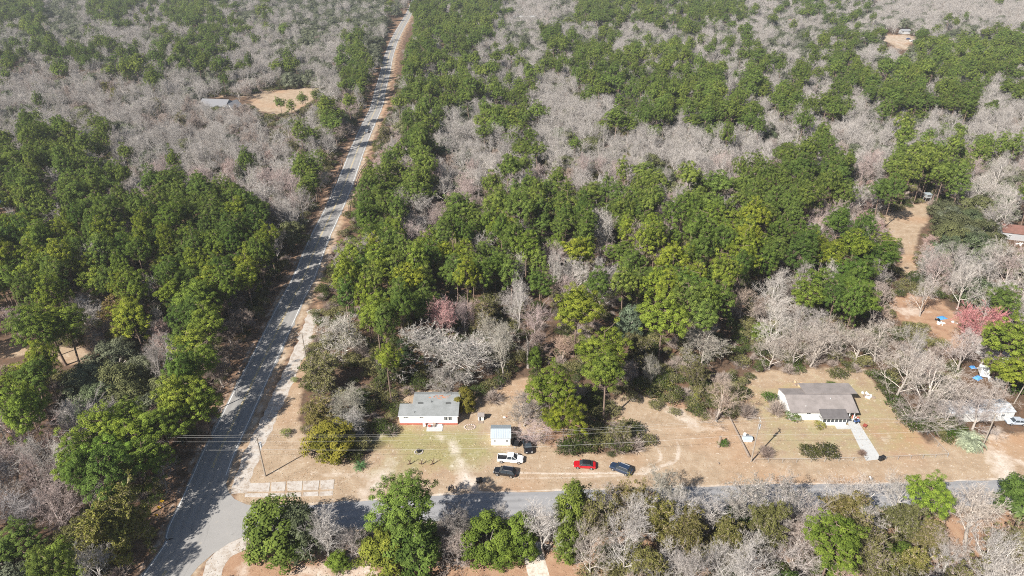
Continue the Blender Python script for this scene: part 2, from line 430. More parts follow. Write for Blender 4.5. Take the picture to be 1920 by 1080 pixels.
def make_shrub(seed, H=3.0, Rc=2.2, mat='shrub', twiggy=False):
    g = np.random.default_rng(seed)
    n = 16; cs = []; rs = []; br = []
    for i in range(n):
        a = i * 2.4; r = Rc * math.sqrt((i + .5) / n) * .8
        c = np.array([math.cos(a) * r, math.sin(a) * r, H * (.35 + .45 * (1 - (r / Rc) ** 2)) * g.uniform(.8, 1.1)])
        cs.append(c); rs.append(g.uniform(.5, .85) * Rc / 2.2)
        for k in range(3): br.append((0, 0, 0, *(c + g.normal(0, .3, 3) + [0, 0, .25]), .035, .012))
    if twiggy:
        br = []
        for i in range(170):
            a = g.uniform(0, 6.28); el = g.uniform(.25, 1.5); L = H * g.uniform(.6, 1.05)
            d = np.array([math.cos(a) * math.cos(el) * Rc / H, math.sin(a) * math.cos(el) * Rc / H, math.sin(el)])
            m = d * L * .5 + g.normal(0, .12, 3); e = d * L + g.normal(0, .2, 3)
            br.append((*(d * .1), *m, .035, .024)); br.append((*m, *e, .024, .012))
            for k in range(3):
                br.append((*m, *(m + (e - m) * .8 + g.normal(0, .3, 3)), .02, .01))
        Vb, Fb = tubes(br, 3)
        return np_mesh("crown", Vb, Fb, [M['thick']], None, g.random(len(Fb)) * .7), None, H, Rc
    Vp, Fp, Tp = puffs(cs, rs, 90, .15, g, flat=.85)
    Vb, Fb = tubes(br, 3)
    V, F, mi, tn = combine([(Vp, Fp, 0, Tp), (Vb, Fb, 1, None)])
    return np_mesh("foliage", V, F, [M[mat], M['bark']], mi, tn), None, H, Rc

def make_palm(H, Rc, nf=34, seed=3, droop=1.0, mat='palm'):
    g = np.random.default_rng(seed); Vs = []; Fs = []; b = 0; T = []
    for i in range(nf):
        a = i * 2.4 + g.normal(0, .15); el0 = 1.35 - 1.5 * (i / nf)
        p = np.array([0, 0, H]); L = Rc * g.uniform(.9, 1.15); ns = 8; d_el = el0
        hd = np.array([math.cos(a), math.sin(a), 0]); sd = np.array([-math.sin(a), math.cos(a), 0]); prev = p
        for k in range(ns):
            d_el -= .19 * droop; q = prev + (hd * math.cos(d_el) + np.array([0, 0, math.sin(d_el)])) * L / ns
            wdt = .5 * math.sin(math.pi * (k + .8) / (ns + 1)) * Rc / 2.6
            for sgn in (-1, 1):
                for j in range(2):
                    o = prev + (q - prev) * (j * .5); e = o + sd * sgn * wdt + (q - prev) * .8 + [0, 0, -.28 * wdt]
                    Vs += [o, o + (q - prev) * .36, e]; Fs.append((b, b + 1, b + 2)); b += 3; T.append(g.random())
            prev = q
    return np_mesh("fronds", np.array(Vs), np.array(Fs), [M[mat]], None, np.array(T))

KIND = {}   # kind -> list of (crown, trunk, H, Rc)
KIND['pine'] = [make_pine(1), make_pine(2, 21, 5.4, .46), make_pine(3, 19, 4.6, .55, 'round'), make_pine(4, 20, 5.2, .42),
                make_pine(5, 18, 4.2, .38, 'cone'), make_pine(6, 22, 5.0, .58), make_pine(7, 20, 5.8, .5, 'round')]
KIND['bare'] = [make_bare(11), make_bare(12, 15, 5.5, .9), make_bare(13, 14, 4.6, .6, .4), make_bare(14, 13, 5.2, 1.0, .2),
                make_bare(15, 16, 5.0, .7, .45), make_bare(16, 14, 5.6, .95, .3, 9)]
KIND['thicket'] = [make_bare(21, 9, 3.2, .6, .12, 8, 'thick', .026), make_bare(22, 10, 3.0, .5, .15, 8, 'thick', .026),
                   make_bare(23, 8, 3.4, .75, .1, 8, 'thick', .026)]
KIND['mossy'] = [make_bare(31, 14, 6.5, .95, .25, 9, 'twig', .024, 'moss'), make_bare(32, 13, 6.8, 1.05, .2, 9, 'twig', .024, 'moss'),
                 make_bare(33, 15, 6.0, .8, .3, 8, 'twig', .024, 'moss')]
KIND['oak'] = [make_oak(41), make_oak(42, 10, 6.0), make_oak(43, 12, 5.8, n=56), make_oak(44, 11, 7.2, n=70)]
KIND['broad'] = [make_oak(51, 13, 5.5, 'broad', .1, 75, .24, 70, (.9, 1.5)), make_oak(52, 12, 5.0, 'broad', .1, 75, .24, 64, (.8, 1.4)),
                 make_oak(53, 14, 5.2, 'broad', .12, 75, .24, 70, (.9, 1.5))]
KIND['olive'] = [make_bare(61, 11, 4.2, .55, .1, 9, 'thick', .03, None, 1.0, .75), make_bare(62, 12, 4.0, .5, .12, 9, 'thick', .03, None, 1.0, .6),
                 make_bare(63, 10, 4.6, .65, .1, 9, 'thick', .03, None, 1.0, .85)]
KIND['redmaple'] = [make_bare(71, 13, 5.0, .7, .3, 8, 'red', .026)]
KIND['cedar'] = [make_pine(81, 14, 3.6, .12, 'cone', 'cedar', False), make_pine(82, 13, 3.2, .15, 'cone', 'cedar', False)]
KIND['shrub'] = [make_shrub(91), make_shrub(92, 2.6, 2.6), make_shrub(93, 3.4, 2.2)]
KIND['oliveshrub'] = [make_shrub(94, 3.0, 2.3, 'olive'), make_shrub(95, 2.4, 2.1, 'olive')]
KIND['twigshrub'] = [make_shrub(96, 3.6, 2.4, twiggy=True), make_shrub(97, 3.0, 2.6, twiggy=True)]
# where each kind's crown centre sits, as a fraction of the height
CZ = dict(pine=.74, bare=.62, thicket=.55, mossy=.6, oak=.55, broad=.52, olive=.55, redmaple=.62, cedar=.5, shrub=.5, oliveshrub=.5, twigshrub=.5)
NAME = dict(pine='pine_tree', bare='bare_tree', thicket='thicket_tree', mossy='lichen_oak_tree', oak='evergreen_oak_tree', broad='broadleaf_evergreen_tree',
            olive='olive_leaved_tree', redmaple='red_maple_tree', cedar='cedar_tree', shrub='shrub', oliveshrub='shrub', twigshrub='bare_shrub')

def plant(kind, x, y, H, Rc, rz, label, tint=None, group=None, var=None, lean=None):
    vs = KIND[kind]; i = rnd.randrange(len(vs)) if var is None else var % len(vs)
    cr, tr, h0, r0 = vs[i]
    cat = 'shrub' if 'shrub' in kind else 'tree'
    o = thing(NAME[kind], label, cat, (x, y, 0), rz, group, (Rc / r0, Rc / r0, H / h0))
    if lean: o.rotation_euler = (lean[0], lean[1], rz)
    c = link('crown' if tr else 'foliage', cr, o)
    if tint: c.color = (*tint, 1)
    if tr: link('trunk', tr, o)
    return o
# ------------------------------------------------------------------ the ground and its zones (points read off the place as pixels, then laid on the ground)
def GP(pts, z=0.0): return [G(x, y, z) for x, y in pts]
def smooth_line(pts, step=4.0):
    out = []
    p = [np.array(q, float) for q in pts]; p = [2 * p[0] - p[1]] + p + [2 * p[-1] - p[-2]]
    for i in range(1, len(p) - 2):
        n = max(1, int(np.linalg.norm(p[i + 1] - p[i]) / step))
        for k in range(n):
            t = k / n
            out.append(.5 * ((2 * p[i]) + (-p[i-1] + p[i+1]) * t + (2*p[i-1] - 5*p[i] + 4*p[i+1] - p[i+2]) * t*t + (-p[i-1] + 3*p[i] - 3*p[i+1] + p[i+2]) * t**3))
    out.append(p[-2]); return [tuple(q) for q in out]
def offset_line(line, d):
    L = np.array(line); T = np.gradient(L, axis=0); T /= np.linalg.norm(T, axis=1, keepdims=True)
    return L + np.stack([T[:, 1], -T[:, 0]], 1) * d
rp = [(422,893),(437,853),(467,787),(497,720),(531,645),(567,565),(589,520),(615,450),(640,395),(656,357),(671,315),(685,275),(702,233),(716,200),(723,167),(731,133),(738,100),(750,67),(771,27)]
mc = []
for x, y in rp:
    w = (y + 155) * .057
    gx, gy = G(x - w / 2, y); mc.append((gx, gy))
d0 = np.array(mc[0]) - np.array(mc[3]); d0 /= np.linalg.norm(d0)
g1 = G(352, 985); g2 = G(312, 1070)
mc = [(g2[0] - .45 * 60 * .3 - 2, g2[1] - 60), g2, g1] + mc
d1 = np.array(mc[-1]) - np.array(mc[-4]); d1 /= np.linalg.norm(d1)
mc += [tuple(np.array(mc[-1]) + d1 * k) for k in (120, 320, 700)]
MAIN = smooth_line(mc, 2.0)
sc_px = [(430,982),(520,974),(640,966),(700,962),(860,950),(1030,944),(1280,937),(1500,931),(1700,929),(1920,921)]
sc = GP(sc_px); e = np.array(sc[-1]) - np.array(sc[-3]); e /= np.linalg.norm(e)
sc += [tuple(np.array(sc[-1]) + e * k) for k in (40, 150)]
SIDE = smooth_line(sc, 2.0)

YARD = [(442,905),(455,870),(500,790),(530,735),(556,660),(586,600),(600,585),(585,650),(572,700),(560,790),(590,850),(680,862),(745,815),(745,730),(860,735),(890,735),(960,712),(1000,708),(1015,745),(1020,830),(1060,850),(1190,850),(1220,822),(1150,790),(1140,750),(1190,735),(1290,770),(1380,790),(1400,700),(1470,690),(1560,690),(1620,690),(1650,730),(1740,830),(1790,815),(1960,810),(1960,899),(1700,908),(1500,910),(1280,917),(1030,923),(860,930),(700,940),(600,944),(480,948),(450,942)]
GREEN = [(690,800),(760,795),(860,800),(900,800),(940,850),(880,890),(840,880),(700,890),(740,850),(680,840)]
GREEN2 = [(1400,720),(1640,700),(1760,860),(1420,860)]
FIELD = [(1655,405),(1690,388),(1745,376),(1742,410),(1722,440),(1716,480),(1725,520),(1690,520),(1684,470)]
FIELD2 = [(470,174),(520,168),(600,162),(598,178),(562,205),(540,214),(484,212),(470,197)]
STRIPF = [(225,182),(300,173),(470,168),(470,182),(380,184),(230,192)]
FIELD3 = [(1640,68),(1715,64),(1712,98),(1680,92)]
DIRT = [(1662,565),(1700,545),(1760,560),(1800,600),(1830,650),(1780,660),(1740,620),(1680,600)]
LEFTC = [(-40,645),(30,640),(60,650),(160,650),(165,690),(60,668),(-40,670)]
LEFTD = [(60,800),(160,790),(160,815),(90,815)]
BOTTOM = [(350,1100),(395,1040),(450,1010),(560,1040),(700,1030),(900,1040),(1045,1020),(1075,1040),(1075,1100)]
ORNG = [(1000,770),(1250,735),(1330,800),(1330,830),(1240,800),(1100,815),(1000,860),(940,840)]
CLEAR = [YARD, FIELD, FIELD2, FIELD3, DIRT, LEFTC, BOTTOM]
SANDP = [[(668,935),(705,930),(735,880),(760,865),(735,862),(700,890),(680,915)],
         [(850,925),(900,925),(895,890),(880,868),(855,830),(820,815),(840,840),(855,875)],
         [(1842,835),(1860,830),(1905,880),(1935,905),(1870,905),(1862,880)],[(1880,855),(1900,852),(1935,875),(1930,885)],
         [(1846,815),(1870,800),(1885,812),(1870,838)],
         [(540,1075),(560,1058),(640,1040),(700,1050),(720,1080),(600,1100)],[(430,1090),(445,1055),(475,1050),(470,1090)],
         [(1225,745),(1290,770),(1320,800),(1380,805),(1310,810),(1250,780)],
         [(1666,575),(1710,570),(1745,585),(1700,600)], [(745,800),(700,830),(712,800),(700,790)],[(1640,815),(1670,815),(1668,835),(1648,830)]]
TRACKS = [([(965,886),(1060,888),(1140,887),(1210,889)], .35, .75), ([(962,897),(1060,896),(1150,892),(1225,884),(1252,868)], .3, .6),
          ([(1205,880),(1262,868),(1272,850),(1270,830)], .5, .6), ([(1200,880),(1240,860),(1225,830)], .4, .5), ([(1196,884),(1240,878),(1262,860)], .3, .5),
          ([(735,868),(750,880),(775,893)], .3, .45), ([(600,884),(700,884),(860,900),(960,892)], .3, .3),
          ([(990,1022),(995,1060),(1000,1110)], .7, .9), ([(1003,1022),(1015,1060),(1030,1110)], .7, .9), ([(945,1035),(960,1060),(1000,1078)], .3, .5),
          ([(560,885),(620,890),(690,892)], .8, .45), ([(880,865),(900,840),(898,800)], .8, .25)]

def axis(lo, hi, f0, f1, fs, g=1.06, mx=26):
    c = list(np.arange(f0, f1, fs)); s = fs; v = f1
    while v < hi: c.append(v); s = min(mx, s * g); v += s
    c.append(hi); s = fs; v = f0; left = []
    while v > lo: s = min(mx, s * g); v -= s; left.append(v)
    return np.array(left[::-1] + c)
gx = axis(-3500, 3500, -92, 126, .42); gy = axis(-300, 6000, 78, 172, .42, 1.035)
X, Y = np.meshgrid(gx, gy)
nX, nY = len(gx), len(gy)
def soft(polys, fe=1.2):
    o = np.zeros(X.shape)
    for p in polys:
        w = GP(p); ins = np_inpoly(X, Y, w)
        xs = [q[0] for q in w]; ys = [q[1] for q in w]
        box = (X > min(xs) - 8) & (X < max(xs) + 8) & (Y > min(ys) - 8) & (Y < max(ys) + 8)
        d = np.full(X.shape, 99.); d[box] = np_pldist(X[box], Y[box], w + [w[0]])
        o = np.maximum(o, np.where(ins, np.clip(.5 + d / (2 * fe), 0, 1), np.clip(.5 - d / (2 * fe), 0, 1)))
    return o
tan = soft([YARD, FIELD, FIELD2, STRIPF, FIELD3, LEFTC], 1.6)
dm = np.full(X.shape, 99.); bx = (Y < 1500) & (np.abs(X) < 400); dm[bx] = np_pldist(X[bx], Y[bx], MAIN)
ds = np.full(X.shape, 99.); bx = (Y < 200) & (X > -80) & (X < 400); ds[bx] = np_pldist(X[bx], Y[bx], SIDE)
side = np.sign(np.interp(Y, [q[1] for q in MAIN], [q[0] for q in MAIN]) - X)
tan = np.maximum(tan, np.clip((np.where(side < 0, 8.0, 5.6) - dm) / 2.5, 0, 1) * .75); tan = np.maximum(tan, np.clip((6.2 - ds) / 2, 0, 1) * .8)
green = soft([GREEN], 4) + soft([GREEN2], 4) * .55
sand = soft([SANDP[0], SANDP[1], SANDP[2], SANDP[4]], 2.4) * .85 + soft([SANDP[3]] + SANDP[5:], 1.5) * .62 + soft([FIELD], 2) * .12 + soft([FIELD2], 3) * .1 + soft([FIELD3], 2) * .5
for pts, w, a in TRACKS:
    l = smooth_line(GP(pts), 1.5); xs = [q[0] for q in l]; ys = [q[1] for q in l]
    box = (X > min(xs) - 4) & (X < max(xs) + 4) & (Y > min(ys) - 4) & (Y < max(ys) + 4)
    d = np.full(X.shape, 99.); d[box] = np_pldist(X[box], Y[box], l)
    sand = np.maximum(sand, a * np.clip((w - d) / .4 + .5, 0, 1))
sand = np.maximum(sand, .45 * np.clip((1.0 - np.abs(dm - 4.9)) / .8, 0, 1)); sand = np.maximum(sand, .75 * np.clip((.45 - np.abs(ds - 3.6)) / .3, 0, 1))
orange = soft([ORNG, BOTTOM, DIRT], 2.5) + soft([[(1040,1100),(1040,960),(1960,950),(1960,1100)]], 3) * .75
orange = np.maximum(orange, np.clip((12 - dm) / 3, 0, 1) * .45)
V = np.stack([X.ravel(), Y.ravel(), np.zeros(X.size)], 1)
idx = np.arange(X.size).reshape(nY, nX)
F = np.stack([idx[:-1, :-1].ravel(), idx[:-1, 1:].ravel(), idx[1:, 1:].ravel(), idx[1:, :-1].ravel()], 1)
gm = bpy.data.meshes.new("ground"); gm.vertices.add(len(V)); gm.vertices.foreach_set("co", V.astype(np.float32).ravel())
gm.loops.add(F.size); gm.loops.foreach_set("vertex_index", F.astype(np.int32).ravel()); gm.polygons.add(len(F))
gm.polygons.foreach_set("loop_start", np.arange(0, F.size, 4, dtype=np.int32)); gm.polygons.foreach_set("loop_total", np.full(len(F), 4, np.int32))
gm.update(calc_edges=True)
zc = gm.color_attributes.new("zones", 'FLOAT_COLOR', 'POINT')
zc.data.foreach_set("color", np.stack([tan, green, np.clip(sand, 0, 1), np.clip(orange, 0, 1)], -1).reshape(-1).astype(np.float32))
t = NT("ground_cover")
at = t.n("ShaderNodeAttribute"); at.attribute_name = "zones"
sp = t.n("ShaderNodeSeparateColor"); t.l(at.outputs['Color'], sp.inputs[0]); pos = t.pos()
zt, zg, zs, zo = sp.outputs[0], sp.outputs[1], sp.outputs[2], at.outputs['Alpha']
n_big = t.noise(.045, 3, .5, pos); n_mid = t.noise(.35, 5, .6, pos); n_fine = t.noise(2.6, 5, .7, pos); n_lf = t.noise(7.0, 3, .7, pos)
litter = t.ramp(n_mid, [(.25, (.065, .042, .030)), (.5, (.12, .072, .046)), (.75, (.22, .120, .068))])
litter = t.mix(t.mapr(n_fine, .42, .62), litter, (.13, .095, .07))
straw = t.ramp(n_mid, [(.25, (.22, .12, .075)), (.5, (.33, .195, .122)), (.8, (.41, .285, .19))])
straw = t.mix(t.mapr(n_lf, .5, .7), straw, (.46, .34, .24))
def edge(z, nz, a=.35, w=.22):   # a zone edge broken up by noise
    s = t.math('ADD', z, t.math('MULTIPLY', t.math('SUBTRACT', nz, .5), 1.5)); return t.mapr(s, a - w + .15, a + w + .15)
c = t.mix(edge(zo, n_mid), litter, straw)
dry = t.ramp(n_mid, [(.25, (.23, .17, .115)), (.5, (.35, .27, .19)), (.75, (.46, .38, .285))])
dry = t.mix(t.mapr(n_fine, .42, .62, 0, .7), dry, (.34, .225, .14))
dry = t.mix(t.mapr(n_lf, .56, .72, 0, .7), dry, (.66, .54, .40))
dry = t.mix(t.mapr(n_big, .5, .68, 0, .75), dry, t.mix(n_fine, (.33, .18, .10), (.44, .28, .17)))
c = t.mix(edge(zt, t.math('ADD', t.math('MULTIPLY', n_mid, .6), t.math('MULTIPLY', t.noise(.12, 4, .6, pos), .4)), .38, .2), c, dry)
grn = t.ramp(n_fine, [(.3, (.17, .175, .06)), (.6, (.30, .275, .12)), (.8, (.38, .33, .17))])
c = t.mix(t.math('MULTIPLY', edge(zg, n_mid, .5, .35), .8), c, grn)
snd = t.ramp(n_fine, [(.25, (.42, .34, .27)), (.55, (.60, .53, .46)), (.8, (.76, .71, .65))])
c = t.mix(edge(zs, n_mid, .48, .32), c, snd)
spk = t.mapr(t.noise(1.1, 6, .8, pos), .57, .68, 0, .6)
c = t.mix(t.math('MULTIPLY', spk, zt), c, (.78, .72, .64))
bmat = t.bsdf(c, .95, .08, bump=n_fine, bstr=.5)
gm.materials.append(bmat)
tag(link('ground', gm), kind='structure')

# roads
def road_mat(name, base, dark, yellow=False):
    t = NT(name); p = t.pos(); n1 = t.noise(.25, 4, .6, p); n2 = t.noise(6, 4, .7, p); n3 = t.noise(.9, 6, .65, p, 1.5)
    c = t.mix(n1, dark, base); c = t.mix(t.mapr(n2, .3, .7, 0, .35), c, tuple(v * 1.25 for v in base))
    c = t.mix(t.mapr(n3, .62, .66, 0, .35), c, tuple(v * .6 for v in dark))
    wa = t.n('ShaderNodeAttribute'); wa.attribute_name = 'wear'; wf_ = t.math('MULTIPLY', wa.outputs['Fac'], t.mapr(t.noise(.12, 5, .6, p), .3, .6))
    c = t.mix(t.math('MULTIPLY', wf_, .45), c, tuple(v * .62 for v in dark))
    n4 = t.noise(.5, 6, .7, p); c = t.mix(t.mapr(n4, .6, .68, 0, .5), c, (.38, .33, .27))
    return t.bsdf(c, .9, .15, bump=n2, bstr=.2)
M['asphalt'] = road_mat("worn_asphalt", (.32, .305, .29), (.24, .232, .222))
M['asphalt2'] = road_mat("side_asphalt", (.30, .296, .30), (.235, .232, .236))
def paint(name, col):
    t = NT(name); p = t.pos(); n = t.noise(1.4, 5, .7, p); return t.bsdf(t.mix(t.mapr(n, .36, .5), (.40, .39, .38), col), .8, .2)
M['white_line'] = paint("white_line", (.74, .74, .72)); M['yellow_line'] = paint("yellow_line", (.62, .47, .17))
t = NT("old_concrete"); p = t.pos(); n1 = t.noise(.8, 6, .7, p); n2 = t.noise(5, 4, .7, p)
c = t.ramp(n1, [(.40, (.30, .235, .18)), (.5, (.42, .37, .325)), (.72, (.50, .47, .43))]); c = t.mix(t.mapr(n2, .3, .75, 0, .4), c, (.58, .55, .51))
M['old_conc'] = t.bsdf(c, .92, .1, bump=n2, bstr=.3)
M['conc'] = plain("concrete", (.46, .46, .45), .85, .2, var=.16, sc=1.5)
def strip(line, w0, w1, z, i0=0, i1=None):
    a = offset_line(line, w0)[i0:i1]; b = offset_line(line, w1)[i0:i1]; n = len(a)
    if z > .01 and abs(w0 - w1) > 3: q_ = np.random.default_rng(int(abs(w0) * 100)); a = a + q_.normal(0, .10, a.shape); b = b + q_.normal(0, .10, b.shape)
    V = np.concatenate([np.c_[a, np.full(n, z)], np.c_[b, np.full(n, z)]]); i = np.arange(n - 1)
    return V, np.stack([i, n + i, n + i + 1, i + 1], 1)
def road(name, line, hw, z, mat):
    offs = np.linspace(hw, -hw, 25); qq = np.random.default_rng(3); cols = [offset_line(line, o) for o in offs]; n = len(line)
    for e_ in (0, -1): cols[e_] = cols[e_] + qq.normal(0, .14, cols[e_].shape)
    V = np.concatenate([np.c_[c_, np.full(n, z)] for c_ in cols]); i = np.arange(n - 1)
    F = np.concatenate([np.stack([k * n + i, k * n + i + 1, (k + 1) * n + i + 1, (k + 1) * n + i], 1) for k in range(24)])
    me = np_mesh(name, V, F, [mat]); at = me.attributes.new('wear', 'FLOAT', 'POINT')
    w = np.maximum.reduce([np.exp(-((np.abs(offs) - c_) / .38) ** 2) for c_ in (.95, 2.6)] + [np.exp(-((np.abs(offs) - hw) / .35) ** 2) * .8])
    at.data.foreach_set('value', np.repeat(w, n).astype(np.float32)); tag(link(name, me), kind='structure')
road('main_road', MAIN, 4.0, .030, M['asphalt']); road('side_road', SIDE, 3.35, .020, M['asphalt2'])
J = GP([(425,890),(423,905),(428,922),(440,936),(462,946),(500,949),(560,946),(600,962),(560,990),(500,996),(465,1003),(430,1018),(400,1038),(372,1062),(345,1095),(300,1095),(330,985),(395,890)])
MB().poly([(x, y, .025) for x, y in J][::-1]).build('road_junction', M['asphalt'])
tag(bpy.data.objects['road_junction'], kind='structure')
# painted lines
Lm = np.array(MAIN); yy = Lm[:, 1]
ij = int(np.searchsorted(yy, 108)); i_end = int(np.searchsorted(yy, 1200)); i_y = int(np.searchsorted(yy, 88))
def marks(name, parts, mat):
    Vs = []; Fs = []; b = 0
    for V, F in parts: Vs.append(V); Fs.append(F[:, ::-1] + b); b += len(V)
    tag(link(name, np_mesh(name, np.concatenate(Vs), np.concatenate(Fs), [mat])), kind='structure')
# offset_line: positive = right of travel
marks('edge_lines', [strip(MAIN, -3.40, -3.57, .035, 0, i_end), strip(MAIN, 3.57, 3.40, .035, ij, i_end)], M['white_line'])
marks('centre_lines', [strip(MAIN, .22, .10, .035, ij + 1, i_end), strip(MAIN, -.10, -.22, .035, ij + 1, i_end),
                       strip(MAIN, .22, .10, .035, 0, i_y), strip(MAIN, -.10, -.22, .035, 0, i_y)], M['yellow_line'])
# worn old pavement strip beside the main road, concrete slabs by the corner, paths
OLD = smooth_line(GP([(447,925),(462,880),(483,830),(505,780),(528,735),(548,690),(566,650),(580,610),(592,580)]), 1.5)
a = offset_line(OLD, 1.9); b = offset_line(OLD, -1.9); q = np.random.default_rng(4)
a += q.normal(0, .25, a.shape); b += q.normal(0, .25, b.shape)
n = len(a); V = np.concatenate([np.c_[a, np.full(n, .012)], np.c_[b, np.full(n, .012)]]); i = np.arange(n - 1)
tag(link('old_pavement', np_mesh('old_pavement', V, np.stack([i, i + 1, n + i + 1, n + i], 1), [M['old_conc']])), kind='structure')
m = MB()   # cracked slabs
top = [(455,907),(508,905),(537,903),(568,902),(600,901),(628,899)]; bot = [(457,932),(505,933),(535,932),(566,931),(598,930),(625,929)]
for i in range(5):
    A, B, C_, D = G(*top[i]), G(*top[i+1]), G(*bot[i+1]), G(*bot[i])
    def lp(s, t_): return ((A[0]*(1-s)+B[0]*s)*(1-t_)+(D[0]*(1-s)+C_[0]*s)*t_, (A[1]*(1-s)+B[1]*s)*(1-t_)+(D[1]*(1-s)+C_[1]*s)*t_)
    m.slab([lp(.03, .0), lp(.97, .0), lp(.96 - .03 * (i % 2), .62), lp(.05 + .03 * (i % 3), .60)][::-1], 0, .05)
    m.slab([lp(.06, .74), lp(.93, .72), lp(.97, 1), lp(.03, 1)][::-1], 0, .045)
m.build('concrete_slabs', M['old_conc']); tag(bpy.data.objects['concrete_slabs'], kind='structure')
cp = smooth_line(GP([(395,1090),(405,1055),(430,1030),(460,1018),(500,1015)]), 1.5)
V, F = strip(cp, 1.7, -1.7, .014); tag(link('path', np_mesh('path', V, F[:, ::-1], [M['old_conc']])), kind='structure')
m = MB(); D = GP([(1586,786),(1606,786),(1653,861),(1624,864)]); m.slab(D[::-1], 0, .04); m.build('driveway', M['conc']); tag(bpy.data.objects['driveway'], kind='structure')
dr = smooth_line(GP([(996,1018),(1000,1040),(1008,1070),(1020,1120)]), 1.5)
V, F = strip(dr, 1.9, -1.9, .008)
t = NT("pale_lime_drive"); p = t.pos(); n1 = t.noise(1.2, 6, .7, p)
M['lime'] = t.bsdf(t.ramp(n1, [(.3, (.36, .28, .21)), (.5, (.56, .50, .43)), (.72, (.68, .63, .57))]), .95, .1)
tag(link('sand_track', np_mesh('sand_track', V, F[:, ::-1], [M['lime']])), kind='structure')
